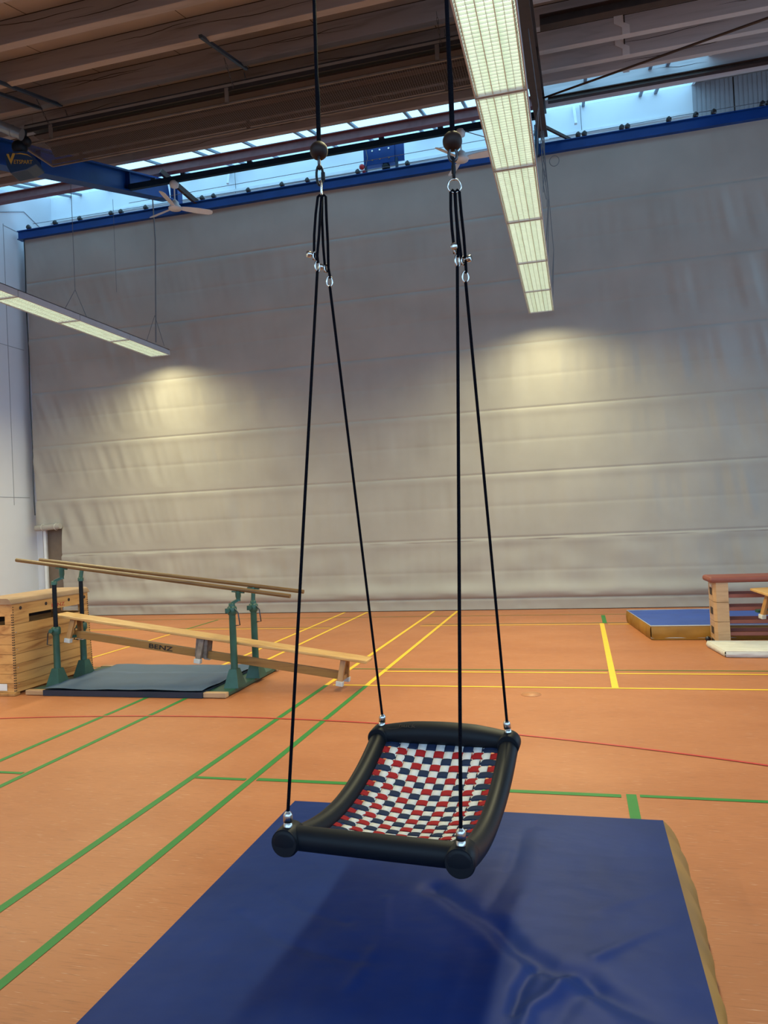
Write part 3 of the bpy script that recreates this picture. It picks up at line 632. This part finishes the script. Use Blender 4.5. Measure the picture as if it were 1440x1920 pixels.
sp = [BLc + ax * t_ + Vector((0, -0.040 - 0.003 * math.sin(t_ * 40), 0.050 + 0.006 * math.cos(t_ * 45))) for t_ in [0.05 + 0.004 * k for k in range(30)]]
MB().tube(sp, 0.0012, 5).build('raised_swoosh', M_gap, bb)
# rope sockets
CT = [Vector((-1.040, 2.469, 0.727)), Vector((-0.415, 2.393, 0.726)), Vector((-0.977, 3.551, 0.785)), Vector((-0.362, 3.461, 0.779))]
for q, c in zip((FLc, FRc, BLc, BRc), CT):
    base = Vector((q.x * 0.5 + c.x * 0.5, c.y, q.z + 0.040)); ss = MB()
    ss.lathe(base, [(0.0155, 0), (0.0155, 0.020), (0.013, 0.021), (0.013, 0.024), (0.0165, 0.025), (0.0165, 0.048), (0.013, 0.056), (0.0085, 0.060), (0.0075, 0.062)], 6 if False else 18, (c - base))
    so = ss.build('rope_socket', M_chrome, sw)
# woven seat: surface follows the sagging rails
NXs, NYs = 13, 25
def seat(u, v):   # u along length 0..1, v across 0..1
    uu = 0.035 + 0.935 * u; vv = 0.045 + 0.91 * v
    L = rail_pt(FLc, BLc, uu); R_ = rail_pt(FRc, BRc, uu); p = L.lerp(R_, vv)
    return p + Vector((0, 0, -0.035 * (1 - (2 * vv - 1) ** 2) * math.sin(PI * min(max(uu, 0.02), 0.98)) ** 0.6 + 0.004))
A = 0.0030
for j in range(1, NXs - 1):
    vc = (j + 0.5) / NXs; hwv = 0.45 / NXs; b = MB()
    def f(s, t):
        u = s; ph = math.cos(PI * (u * NYs - 0.5 + j)) if False else math.sin(PI * (u * NYs)) * (-1 if j % 2 else 1)
        p = seat(u, vc + (t - 0.5) * 2 * hwv); return p + Vector((0, 0, A * ph))
    b.grid(f, NYs * 6, 2); b.build('white_strap', M_white_s, sw, solid=0.0016)
for i in range(NYs):
    uc = (i + 0.5) / NYs; hwu = 0.47 / NYs; b = MB()
    sg = 1 if i % 2 else -1
    def f(s, t):
        v = s; ph = None
        # crosswise strap goes over where the lengthwise one dips
        vv = v * NXs; jj = min(int(vv), NXs - 1)
        ph = abs(math.sin(PI * vv)) ** 0.5 * (1 if (jj + i) % 2 == 1 else -1)
        if jj in (0, NXs - 1): ph *= 0.3
        du = (t - 0.5) * 2 * hwu 
        return seat(uc + du, -0.03 + 1.06 * v) + Vector((0, 0, A * 1.15 * ph))
    b.grid(f, NXs * 8, 4)
    col = i % 2 == 0
    b.build('navy_strap' if col else 'red_strap', M_navy_s if col else M_red_s, sw, solid=0.0016)
# the two main ropes and fittings
def loop_pts(c, rx, rz, s, n=20, tilt=0.0):
    return [Vector(c) + Vector(s) * rx * math.cos(a) + Vector((0, 0, 1)) * rz * math.sin(a) for a in [2 * PI * k / n for k in range(n)]]
SX = Vector((0.97, 0.25, 0)); SY = Vector((-0.25, 0.97, 0)); SD = (SX + SY).normalized()
sides = [dict(n='left', ball=(-1.0, 3.027, 3.341), up=(-1.02, 3.117, 4.055), ring=(-0.991, 3.011, 3.165), top=(-0.989, 3.002, 3.125), c1=((-1.012, 2.947, 2.865), (-1.004, 2.949, 2.815)), c2=((-0.994, 3.035, 2.838), (-0.982, 3.038, 2.775)), lo=(CT[0], CT[2])),
         dict(n='right', ball=(-0.412, 2.923, 3.230), up=(-0.415, 2.966, 3.822), ring=(-0.411, 2.915, 3.050), top=(-0.411, 2.915, 3.020), c1=((-0.413, 2.876, 2.786), (-0.409, 2.878, 2.736)), c2=((-0.396, 2.953, 2.765), (-0.390, 2.954, 2.695)), lo=(CT[1], CT[3]))]
for sd in sides:
    ball = Vector(sd['ball']); up = Vector(sd['up']); d = (up - ball).normalized(); topc = ball + d * ((zb(3.3) - ball.z) / d.z)
    t = thing('main_rope', 'dark main rope running up from the %s brown ball to the ceiling' % sd['n'], 'rope', tuple(topc), 'main ropes of the swing')
    b = MB(); b.tube([ball + d * 0.02, ball.lerp(topc, 0.5), topc], 0.0085, 10); b.tube([ball + d * 0.03 + SX * 0.004, ball + d * 0.25 + SX * 0.006, ball + d * 0.4], 0.007, 8); b.build('rope', M_rope, t)
    b = MB(); b.ball(ball, 0.0385, 24); b.build('wooden_ball', M_ball, t)
    b = MB(); e = ball - d * 0.055
    b.tube(loop_pts(e, 0.016, 0.026, SX if sd['n'] == 'right' else SY), 0.006, 8, closed=True)
    b.build('eye_loop', M_dmetal, t)
    e2 = e - Vector((0, 0, 0.055))
    b = MB(); b.tube(loop_pts(e2, 0.014, 0.042, SY if sd['n'] == 'right' else SX), 0.0055, 8, closed=True); b.tube([e2 - SX * 0.014 * (0 if sd['n'] == 'right' else -1) + Vector((0, 0, -0.018)), e2 - SX * 0.014 * (0 if sd['n'] == 'right' else -1) + Vector((0, 0, 0.012))], 0.009, 8); b.build('quick_link', M_black, t)
    rg = Vector(sd['ring']); b = MB()
    if sd['n'] == 'right': b.tube(loop_pts(rg, 0.026, 0.027, SX, 28), 0.0038, 8, closed=True)
    else: b.tube(loop_pts(rg + Vector((0, 0, 0.005)), 0.010, 0.032, SY, 28), 0.0045, 8, closed=True)
    b.build('ring', M_chrome, t)
    top = Vector(sd['top'])
    # adjusters and the lower ropes belong to the swing
    for k, (cc, foot) in enumerate(zip((sd['c1'], sd['c2']), sd['lo'])):
        ca = Vector(cc[0]); cb = Vector(cc[1]); w = 0.012
        off = SX * (-0.008 if k == 0 else 0.010)
        b = MB()
        tp = top + off + Vector((0, 0, 0.006))
        b.tube([ca + Vector((0, 0, -0.015)) - SX * 0.004, ca.lerp(tp, 0.35) - SX * w * 0.8, ca.lerp(tp, 0.7) - SX * w * 0.9, tp - SX * 0.008, tp + Vector((0, 0, 0.008)), tp + SX * 0.008, ca.lerp(tp, 0.7) + SX * w * 0.7, ca.lerp(tp, 0.35) + SX * w * 0.9, ca + SX * 0.010, cb + Vector((0, 0, 0.02)) + SX * 0.004], 0.0058, 8)
        b.build('rope_sling', M_rope, sw)
        b = MB(); f = foot + Vector((0, 0, 0.01)); b.tube([cb + Vector((0, 0, -0.012)), cb.lerp(f, 0.5) , f], 0.0062, 10); b.build('hanging_rope', M_rope, sw)
        b = MB(); s1 = SX if k else SD
        b.tube(loop_pts(cb + Vector((0, 0, 0.006)), 0.012, 0.022, s1, 20), 0.0038, 8, closed=True)
        b.tube(loop_pts(ca, 0.010, 0.016, SD, 16), 0.0038, 8, closed=True)
        kx = (-1 if sd['n'] == 'left' else (-0.15 if k == 0 else 1)); dirn = (SX * kx - SY * 0.5).normalized()
        b.lathe(ca + Vector((0, 0, 0.004)) + dirn * 0.006, [(0.006, 0), (0.006, 0.010), (0.012, 0.011), (0.013, 0.013), (0.013, 0.026), (0.012, 0.028), (0.001, 0.028)], 18, dirn)
        b.build('rope_adjuster', M_chrome, sw)

# ================================================================== SOFT MAT UNDER THE SWING
def soft_mat(name, x0, x1, y0, y1, h, mt, ms, label, piping=None, rough=0.0, seed=0, nx=90, ny=130, rot=0, c=None):
    t = thing(name, label, 'mat', ((x0 + x1) / 2, (y0 + y1) / 2, 0))
    def top(u, v):
        x = x0 + (x1 - x0) * u; y = y0 + (y1 - y0) * v
        e = min(u, 1 - u, v, 1 - v) * 6; e = min(e, 1)
        z = h + rough * e * bump_fn(x, y) if rough else h
        return Vector((x, y, z))
    b = MB(); b.grid(top, nx, ny); 
    b.build('top_cover', mt, t)
    b = MB(); n = 60
    def wavy(s): return 0.006 * math.sin(s * 23 + seed) + 0.004 * math.sin(s * 57)
    for (ax_, ay_, bx_, by_, nx_, ny_) in ((x0, y0, x1, y0, 0, -1), (x1, y0, x1, y1, 1, 0), (x1, y1, x0, y1, 0, 1), (x0, y1, x0, y0, -1, 0)):
        L = math.hypot(bx_ - ax_, by_ - ay_)
        def side(u, v):
            bul = 0.012 * math.sin(PI * v) + (wavy(u * L) * math.sin(PI * v)) + (0.075 * (1 - v) ** 0.7 * (1 + 0.25 * math.sin(u * 9)) if nx_ > 0 else 0)
            return Vector((ax_ + (bx_ - ax_) * u + nx_ * bul, ay_ + (by_ - ay_) * u + ny_ * bul, 0.002 + (h - 0.002) * v))
        b.grid(side, n, 6)
    b.build('side_band', ms, t)
    if piping:
        b = MB()
        for z in (h - 0.003, 0.012):
            b.tube([(x0, y0, z), (x1, y0, z), (x1, y1, z), (x0, y1, z)], 0.007, 6, closed=True)
        b.build('piping', piping, t)
    return t
def seg(px, py, ax_, ay_, bx_, by_):
    dx, dy = bx_ - ax_, by_ - ay_; L2 = dx * dx + dy * dy; t = max(0, min(1, ((px - ax_) * dx + (py - ay_) * dy) / L2)); return math.hypot(px - ax_ - t * dx, py - ay_ - t * dy), t
CREASES = [  # polyline, depth, width : folds in the slack vinyl cover
    ([(-0.66, 3.12), (-0.50, 2.96), (-0.36, 2.84), (-0.28, 2.72), (-0.16, 2.62), (-0.05, 2.60), (0.05, 2.50), (0.16, 2.42), (0.33, 2.34)], -0.020, 0.050),
    ([(-0.62, 3.02), (-0.46, 2.86), (-0.36, 2.72), (-0.26, 2.60), (-0.14, 2.53), (0.0, 2.42), (0.2, 2.30)], 0.010, 0.06),
    ([(-0.10, 2.60), (-0.16, 2.48), (-0.23, 2.40), (-0.24, 2.30)], 0.014, 0.028), ([(-0.22, 2.62), (-0.26, 2.50), (-0.27, 2.38)], -0.016, 0.025),
    ([(-0.02, 2.56), (-0.10, 2.44), (-0.16, 2.3), (-0.2, 2.2)], -0.006, 0.03),
    ([(-0.34, 3.75), (-0.36, 3.35), (-0.42, 3.0)], -0.005, 0.03), ([(-0.26, 3.75), (-0.25, 3.3), (-0.33, 2.95)], 0.004, 0.04),
    ([(-0.02, 2.72), (0.12, 2.86), (0.28, 3.0)], 0.006, 0.025), ([(0.0, 3.05), (0.18, 3.18), (0.32, 3.3)], 0.004, 0.03),
    ([(-1.40, 2.80), (-1.2, 2.66), (-0.98, 2.58), (-0.8, 2.56)], -0.006, 0.03), ([(-1.35, 3.0), (-1.15, 2.86), (-0.95, 2.80)], -0.004, 0.025), ([(-0.85, 3.0), (-0.78, 2.7), (-0.82, 2.4)], 0.004, 0.025)]
def bump_fn(x, y):
    z = 0.006 * noise.noise(Vector((x * 1.3, y * 1.3, 2))) + 0.0025 * noise.noise(Vector((x * 4, y * 4, 5))) + 0.0018 * noise.noise(Vector((x * 11, y * 13, 5)))
    for pl, dp, w in CREASES:
        best = 9
        for (a, c) in zip(pl[:-1], pl[1:]):
            d_, _ = seg(x, y, a[0], a[1], c[0], c[1]); best = min(best, d_)
        if best < 4 * w:
            q = 1.35 * dp * math.exp(-(best / w) ** 2); z += q * (0.75 + 0.5 * noise.noise(Vector((x * 5, y * 5, 1))))
    return z
soft_mat('crash_mat', -1.63, 0.335, 0.98, 3.98, 0.19, M_matblue, M_matyel, 'large blue vinyl crash mat with ochre sides on the floor under the swing', rough=1.0, nx=170, ny=260)

# socket cover ring in the floor
b = MB(); b.tube([(-0.53 + 0.095 * math.cos(a), 7.41 + 0.095 * math.sin(a), 0.002) for a in [2 * PI * k / 40 for k in range(40)]], 0.004, 6, closed=True)
b.lathe((-0.53, 7.41, 0.0), [(0.09, 0.0), (0.09, 0.0035), (0.0001, 0.0035)], 32)
tag(b.build('floor_socket_cover', mat('floor_cap', (0.48, 0.20, 0.085, 1), 0.5), None, loc=(-0.53, 7.41, 0)), 'small round socket cover set in the open orange floor', 'floor cover')

# ================================================================== RIGHT BACKGROUND: MATS, BOX, BENCH
def quad_mat(name, corners, h, mt, ms, label, pip):
    # corners: near-left, near-right, far-right, far-left on the floor
    cx = sum(p[0] for p in corners) / 4; cy = sum(p[1] for p in corners) / 4
    t = thing(name, label, 'mat', (cx, cy, 0)); cs = [Vector((p[0], p[1], 0)) for p in corners]
    b = MB(); b.grid(lambda u, v: cs[0].lerp(cs[1], u).lerp(cs[3].lerp(cs[2], u), v) + Vector((0, 0, h + 0.008 * noise.noise(Vector((u * 9, v * 9, h))))), 30, 30); b.build('top_cover', mt, t)
    b = MB()
    for i in range(4):
        a = cs[i]; c = cs[(i + 1) % 4]; nrm = (c - a).cross(Vector((0, 0, 1))).normalized()
        b.grid(lambda u, v, a=a, c=c, nrm=nrm: a.lerp(c, u) + nrm * (0.022 * math.sin(PI * v) * (0.7 + 0.5 * noise.noise(Vector((u * 14, v * 3, i))))) + Vector((0, 0, 0.004 + (h - 0.004) * v)), 40, 6)
    b.build('side_band', ms, t)
    b = MB()
    for z in ((h - 0.002), 0.03): b.tube([p + Vector((0, 0, z)) for p in cs], 0.008, 6, closed=True)
    b.build('piping', pip, t)
    return t
quad_mat('gymnastics_mat', [(0.86, 10.56), (4.0, 10.60), (4.0, 12.30), (0.65, 12.22)], 0.19, M_matblue2, M_matyel, 'thick blue-topped mat with ochre sides lying before the curtain at the right', M_rib)
quad_mat('gymnastics_mat', [(1.56, 9.33), (3.6, 9.26), (3.6, 9.98), (1.47, 10.02)], 0.075, M_whitemat, M_whitemat, 'thin white mat on the floor beside the open vaulting box', M_whitemat)
# open rung vaulting box with red-brown top
vb = thing('vaulting_box', 'open-sided wooden vaulting box with red-brown padded top at the right edge', 'vaulting box', (2.5, 10.25, 0))
zp = 0.79; bx0 = 1.58
b = MB(); b.prism([(bx0 - 0.05, 10.05), (bx0 - 0.05 + 2.3, 10.05), (bx0 + 2.3, 10.50), (bx0 - 0.07, 10.48)], zp, zp + 0.075, lambda a, c, h_: (a, c, h_)); b.build('padded_top', M_redleather, vb, bevel=0.03)
for (z0, z1) in ((0.06, 0.30), (0.305, 0.545), (0.55, 0.79)):
    for xx in (bx0, bx0 + 2.0):
        b = MB(); s = 1 if xx == bx0 else -1
        b.prism([(xx, 10.13), (xx + s * 0.03, 10.08), (xx + s * 0.17, 10.08), (xx + s * 0.17, 10.12), (xx + s * 0.05, 10.14), (xx + s * 0.05, 10.40), (xx + s * 0.17, 10.42), (xx + s * 0.17, 10.46), (xx, 10.46)], z0, z1, lambda a, c, h_: (a, c, h_))
        sec = b.build('end_section', M_beech, vb)
        if xx == bx0:
            MB().box((xx - 0.002, 10.27, (z0 + z1) / 2), (0.008, 0.15, 0.085)).build('hand_slot', M_slot, sec)
for z in (0.15, 0.30, 0.46, 0.62):
    for yy in (10.11, 10.44):
        b = MB(); b.box((bx0 + 1.0, yy, z), (1.75, 0.022, 0.045)); b.build('side_rail', M_redleather, vb, bevel=0.004)
MB().box((bx0 - 0.003, 10.28, 0.745), (0.006, 0.12, 0.035)).build('maker_label', M_label, vb)
b = MB(); b.box((bx0 + 0.02, 10.25, 0.04), (0.05, 0.2, 0.05)); b.lathe((bx0 - 0.04, 10.10, 0.035), [(0.001, 0), (0.034, 0), (0.034, 0.025), (0.001, 0.025)], 14, (0, 1, 0)); b.lathe((bx0 - 0.04, 10.42, 0.035), [(0.001, 0), (0.034, 0), (0.034, 0.025), (0.001, 0.025)], 14, (0, 1, 0)); b.build('caster', M_dmetal, vb)

def bench(label, A, B, W_, hgt, legs, name='gym_bench', lowrail=True, end_foot=True):
    """A, B: plank centre line ends (top surface); plank along A->B, legs perpendicular below it"""
    A = Vector(A); B = Vector(B); d = (B - A).normalized(); s = d.cross(Vector((0, 0, 1))).normalized(); n = s.cross(d).normalized(); L = (B - A).length
    t = thing(name, label, 'bench', tuple((A + B) / 2 - n * hgt))
    b = MB(); b.bar(A - n * 0.016, B - n * 0.016, W_, 0.032, n); b.build('seat_plank', M_bench, t, bevel=0.008)
    for (u, taped) in legs:
        c = A + d * u
        for k in (-1, 1):
            b = MB(); p0 = c + s * k * (W_ * 0.22) - n * 0.03; p1 = c + s * k * (W_ * 0.48) - n * (hgt - 0.03)
            b.bar(p0, p1, 0.06, 0.035, d if False else s); lg = b.build('leg', M_tape if taped else M_benchleg, t, bevel=0.004)
            b = MB(); b.bar(p1 + n * 0.02, p1 - n * 0.03, 0.075, 0.055, s); b.build('rubber_foot', M_foot, lg, bevel=0.004)
        b = MB(); b.bar(c - s * (W_ * 0.42) - n * (hgt - 0.07), c + s * (W_ * 0.42) - n * (hgt - 0.07), 0.03, 0.05, n)
        if taped: b.bar(c - n * 0.03, c - n * (hgt - 0.05), 0.14, 0.12, s)
        b.build('cross_piece', M_tape if taped else M_benchleg, t)
    u0 = legs[0][0]; u1 = legs[-1][0]
    b = MB(); b.bar(A + d * u0 - n * (hgt - 0.085), A + d * u1 - n * (hgt - 0.085), 0.05, 0.085, n); lr = b.build('low_rail', M_lowrail, t, bevel=0.005)
    return t, lr, d, s, n
# left bench leaning between the parallel bars
tb, lr, d, s, n = bench('long wooden gym bench leaning through the parallel bars with its left end raised', (-5.93, 7.55, 0.845), (-2.18, 7.53, 0.318), 0.235, 0.30, [(0.22, False), (1.88, True), (3.52, False)])
pc = Vector((-5.93, 7.55, 0.845)) + d * 1.36 - n * (0.30 - 0.085) - s * 0 
nd = s if s.y < 0 else -s
text_mesh('lettering', 'BENZ', 0.070, 0.001, frame_M(pc + nd * 0.0290, d if d.x > 0 else -d, n), M_inkblack, lr, sx=1.75, bold=0.001)
hk = MB(); hk.bar(Vector((-5.93, 7.55, 0.845)) + d * 0.28 - n * 0.235 - s * 0.10, Vector((-5.93, 7.55, 0.845)) + d * 0.20 - n * 0.235 + s * 0.10, 0.06, 0.03, n); hk.build('green_hook', M_greensteel, tb, bevel=0.006)
# right bench at the image edge: its head end hooked on the vaulting box, running right towards the camera
tb2, lr2, d2, s2, n2 = bench('pale wooden gym bench at the right edge hooked onto the open vaulting box', (2.10, 10.04, 0.725), (3.30, 6.90, 0.36), 0.26, 0.32, [(0.25, False), (2.0, False), (3.3, False)])
hk = MB(); hk.bar(Vector((2.10, 10.04, 0.725)) + d2 * 0.16 - n2 * 0.25 - s2 * 0.10, Vector((2.10, 10.04, 0.725)) + d2 * 0.16 - n2 * 0.25 + s2 * 0.14, 0.06, 0.03, n2); hk.build('green_hook', M_greensteel, tb2)

# ================================================================== VAULTING BOX AT THE LEFT
bx = thing('vaulting_box', 'closed pine vaulting box with tan padded top behind the parallel bars', 'vaulting box', (-6.42, 7.72, 0))
X1b, Y0b, Y1b = -6.13, 7.02, 8.39; Wb = 0.62
def inset(z): return 0.05 * z      # sides lean in slightly towards the top
levels = [0.035, 0.30, 0.58, 0.80]
b = MB()
def ring(z0, z1, th=0.022, gap=0.002):
    rb = MB()
    for (side) in ('x1', 'x0', 'y0', 'y1'):
        pts = []
        for z in (z0 + gap, z1 - gap):
            i = inset(z); xa, xb, ya, yb = X1b - Wb + i, X1b - i * 0.6, Y0b + i * 0.5, Y1b - i * 0.5
            if side == 'x1': q = [(xb - th, ya, z), (xb, ya, z), (xb, yb, z), (xb - th, yb, z)]
            if side == 'x0': q = [(xa, ya, z), (xa + th, ya, z), (xa + th, yb, z), (xa, yb, z)]
            if side == 'y0': q = [(xa + th, ya, z), (xb - th, ya, z), (xb - th, ya + th, z), (xa + th, ya + th, z)]
            if side == 'y1': q = [(xa + th, yb - th, z), (xb - th, yb - th, z), (xb - th, yb, z), (xa + th, yb, z)]
            pts += q
        rb.add(pts, [(3, 2, 1, 0), (4, 5, 6, 7), (0, 1, 5, 4), (1, 2, 6, 5), (2, 3, 7, 6), (3, 0, 4, 7)])
    return rb
for z0, z1 in ((0.03, 0.13), (0.13, 0.235), (0.235, 0.34), (0.34, 0.45), (0.45, 0.56), (0.56, 0.67), (0.67, 0.78)):
    ring(z0, z1).build('box_frame', M_pine, bx)
# top frame: with a long grip slot in the side
tf = MB(); th = 0.022
i = 0.045; xb = X1b - i * 0.6; ya = Y0b + 0.02; yb_ = Y1b - 0.02; xa = X1b - Wb + i
for (y0_, y1_, z0_, z1_) in ((ya, 7.30, 0.782, 1.01), (8.20, yb_, 0.782, 1.01), (7.30, 8.20, 0.875, 1.01)): tf.box((xb - th / 2, (y0_ + y1_) / 2, (z0_ + z1_) / 2), (th, y1_ - y0_, z1_ - z0_))
tf.box((xa + th / 2, (ya + yb_) / 2, 0.94), (th, yb_ - ya, 0.14)); tf.box((xa + th / 2, ya + 0.04, 0.825), (th, 0.08, 0.088)); tf.box((xa + th / 2, yb_ - 0.04, 0.825), (th, 0.08, 0.088))
for (x0_, x1_, z0_, z1_) in ((xa + th, xa + 0.16, 0.782, 1.01), (xb - 0.10, xb - th, 0.782, 1.01), (xa + .16, xb - 0.10, 0.875, 1.01)):
    for yy in (ya + th / 2, yb_ - th / 2): tf.box(((x0_ + x1_) / 2, yy, (z0_ + z1_) / 2), (x1_ - x0_, th, z1_ - z0_))
top = tf.build('top_frame', M_pine, bx)
b = MB()
for yy in (7.17, 7.59, 8.0, 8.30): b.lathe((xb + 0.0005, yy, 0.955), [(0.001, 0), (0.020, 0), (0.020, 0.003), (0.001, 0.003)], 16, (1, 0, 0))
b.build('bolt_hole', M_slot, top)
b = MB(); b.box((xa + 0.12, 7.75, 0.81), (0.01, 0.9, 0.06)); b.build('inner_lining', M_slot, top)
b = MB(); zz = 0.05
while zz < 0.98:
    ii = inset(zz); b.box((X1b - ii * 0.6 + 0.0008, Y0b + ii * 0.5 + 0.010, zz), (0.004, 0.014, 0.011)); b.box((X1b - ii * 0.6 + 0.0008, Y1b - ii * 0.5 - 0.010, zz), (0.004, 0.014, 0.011)); b.box((X1b - ii * 0.6 - 0.010, Y0b + ii * 0.5 - 0.0008, zz), (0.016, 0.004, 0.011)); zz += 0.028
b.build('finger_joint', M_slot, bx)
b = MB()
for z in (0.12, 0.30, 0.50, 0.69):
    for yy in (Y0b + 0.06, Y1b - 0.06): b.lathe((X1b - inset(z) * 0.6, yy, z), [(0.007, 0), (0.006, 0.003), (0.001, 0.004)], 10, (1, 0, 0))
b.build('screw', M_chrome, bx)
b = MB()
def padtop(u, v):
    x = xa - 0.015 + (xb - xa + 0.03) * u; y = Y0b - 0.005 + (Y1b - Y0b + 0.01) * v
    e = min(min(u, 1 - u) * 9, 1); return Vector((x, y, 1.01 + 0.065 * math.sin(e * PI / 2) ** 0.6))
b.grid(padtop, 24, 30); pd = b
nn = len(pd.v)
b.prism([(xa - 0.013, Y0b - 0.002), (xb + 0.013, Y0b - 0.002), (xb + 0.013, Y1b + 0.002), (xa - 0.013, Y1b + 0.002)], 1.0102, 1.02, lambda a, c, h_: (a, c, h_))
for yy in (Y0b - 0.005, Y1b + 0.005):
    vs = [padtop(k / 24, 0 if yy < 8 else 1) for k in range(25)]; base = [Vector((p.x, yy, 1.01)) for p in vs]
    b.add(vs + base, [(k, k + 1, 26 + k, 25 + k) for k in range(24)])
b.build('padded_top', M_leather, bx)
text_mesh('lettering', 'BENZ', 0.062, 0.0008, frame_M((xb + 0.002, 7.80, 0.915), (0, 1, 0), (0, 0, 1)), M_inkred, top, sx=1.55)
b = MB(); b.box((-6.30, Y0b - 0.004, 0.09), (0.12, 0.004, 0.075)); b.build('warning_label', M_label, bx)
for q in ((-6.36, Y0b + 0.0, 0.5), (-6.42, Y1b - 0.05, 0.6)): MB().box((q[0], q[1], 0.016), (q[2], 0.09, 0.028)).build('base_batten', M_benchleg, bx, bevel=0.004)

# ================================================================== PARALLEL BARS
pb = thing('parallel_bars', 'gymnastic parallel bars on green posts with wooden rails sloping to the right', 'parallel bars', (-4.75, 7.65, 0))
for (xc, xw) in ((-5.90, 0.24), (-3.72, 0.26)):
    b = MB(); b.prism([(xc - xw / 2, 7.10), (xc + xw / 2, 7.10), (xc + xw / 2 - 0.02, 8.40), (xc - xw / 2 + 0.02, 8.40)], 0.012, 0.05, lambda a, c, h_: (a, c, h_))
    base = b.build('base_frame', M_greensteel, pb, bevel=0.006)
    for yy in (7.07, 8.42): MB().box((xc, yy, 0.032), (xw, 0.07, 0.052)).build('wooden_end_block', M_beech, base, bevel=0.006)
for yy in (7.22, 8.28): MB().box((-4.8, yy, 0.022), (2.1, 0.07, 0.026)).build('base_runner', M_greensteel, pb)
posts = [(-5.85, 7.36, 0.66, 1.20, 'L'), (-5.87, 7.86, 0.64, 1.20, 'L'), (-3.65, 7.38, 0.86, 0.90, 'R'), (-3.63, 7.88, 0.83, 0.88, 'R')]
barA = (Vector((-6.40, 7.42, 1.488)), Vector((-2.99, 7.42, 1.0))); barB = (Vector((-6.47, 7.90, 1.462)), Vector((-3.02, 7.90, 0.998)))
def onbar(bar, x):
    t = (x - bar[0].x) / (bar[1].x - bar[0].x); return bar[0].lerp(bar[1], t)
for (px, py, zc, zi, sd) in posts:
    bar = barA if py < 7.6 else barB; bp = onbar(bar, px + 0.06 if py < 7.6 else px)
    b = MB()
    b.prism([(-0.085, -0.10), (0.085, -0.10), (0.085, 0.10), (-0.085, 0.10)], 0, 1, lambda a, c, h_: (px + a * (1 - 0.5 * h_), py + c * (1 - 0.55 * h_), 0.05 + 0.19 * h_))
    b.lathe((px, py, 0.20), [(0.043, 0), (0.038, 0.04), (0.036, zc - 0.23), (0.040, zc - 0.21), (0.042, zc - 0.19)], 20)
    post = b.build('post', M_greensteel, pb)
    b = MB(); b.lathe((px, py, zc - 0.04), [(0.044, 0), (0.052, 0.02), (0.052, 0.075), (0.040, 0.09)], 20)
    b.box((px - 0.045, py, zc + 0.0), (0.06, 0.03, 0.05)); b.lathe((px - 0.02, py - 0.04, zc + 0.01), [(0.022, 0), (0.022, 0.05)], 12, (0.3, -1, 0)); b.build('clamp_collar', M_greensteel, pb)
    hs = 1 if sd == 'R' else -1
    b = MB(); b.tube([(px + hs * 0.04, py - 0.02, zc + 0.03), (px + hs * 0.085, py - 0.03, zc - 0.02), (px + hs * 0.10, py - 0.03, zc - 0.15), (px + hs * 0.045, py - 0.03, zc - 0.155)], 0.007, 8); b.build('locking_lever', M_dmetal, pb)
    if sd == 'L':
        b = MB(); b.lathe((px, py, zc), [(0.025, 0), (0.025, zi - zc)], 16)
        for k in range(12): b.lathe((px, py, zc + 0.06 + 0.04 * k), [(0.0262, 0), (0.0262, 0.004)], 16)
        b.build('inner_tube', M_black, pb)
    b = MB(); ztop = zi if sd == 'L' else zc + 0.05
    b.lathe((px, py, ztop - 0.01), [(0.034, 0), (0.034, 0.035), (0.025, 0.045)], 16)
    if py < 7.6:
        b.bar((px, py, ztop + 0.03), (bp.x, bp.y, ztop + 0.065), 0.04, 0.03); b.lathe((bp.x, bp.y, ztop + 0.05), [(0.026, 0), (0.022, 0.02), (0.030, 0.05), (0.030, bp.z - ztop - 0.07)], 14)
    else:
        b.tube([(px, py, ztop + 0.03), (bp.x, bp.y, bp.z - 0.02)], 0.024, 12)
    b.bar(bp + Vector((-0.07, 0, -0.022)), bp + Vector((0.07, 0, -0.04)), 0.03, 0.012); b.build('swivel_head', M_greensteel, pb)
for bar in (barA, barB):
    b = MB(); b.tube([bar[0], bar[1]], 0.0225, 20); b.build('wooden_rail', M_bar, pb)
# folded floor mat between the posts
t = thing('floor_mat', 'slate blue mat lying on the floor between the posts of the parallel bars', 'mat', (-4.8, 7.7, 0))
b = MB(); b.grid(lambda u, v: Vector((-5.78 + 1.93 * u, 7.02 + 1.36 * v, 0.083 + 0.012 * noise.noise(Vector((u * 5, v * 5, 0))) + 0.012 * math.exp(-((v - 0.66) / 0.02) ** 2))), 60, 80); b.build('top_cover', M_teal, t)
b = MB(); b.box((-4.815, 7.70, 0.034), (1.93, 1.36, 0.060)); b.build('edge_band', mat('dark_mat_edge', (0.012, 0.02, 0.04, 1), 0.5), t)

# panels' emission pattern uses object x: recentre each glowing panel's mesh on its own origin
for o in list(bpy.data.objects):
    if o.name.startswith('glowing_panel'):
        cx = -0.47 if (o.data.vertices[0].co.x + Vector(o['_o']).x) > -4 else -8.07
        off = Vector(o['_o']); dx = Vector((cx - off.x, 0, 0))
        for v in o.data.vertices: v.co -= dx
        o.location = o.location + dx
for o in bpy.data.objects:
    if '_o' in o: del o['_o']
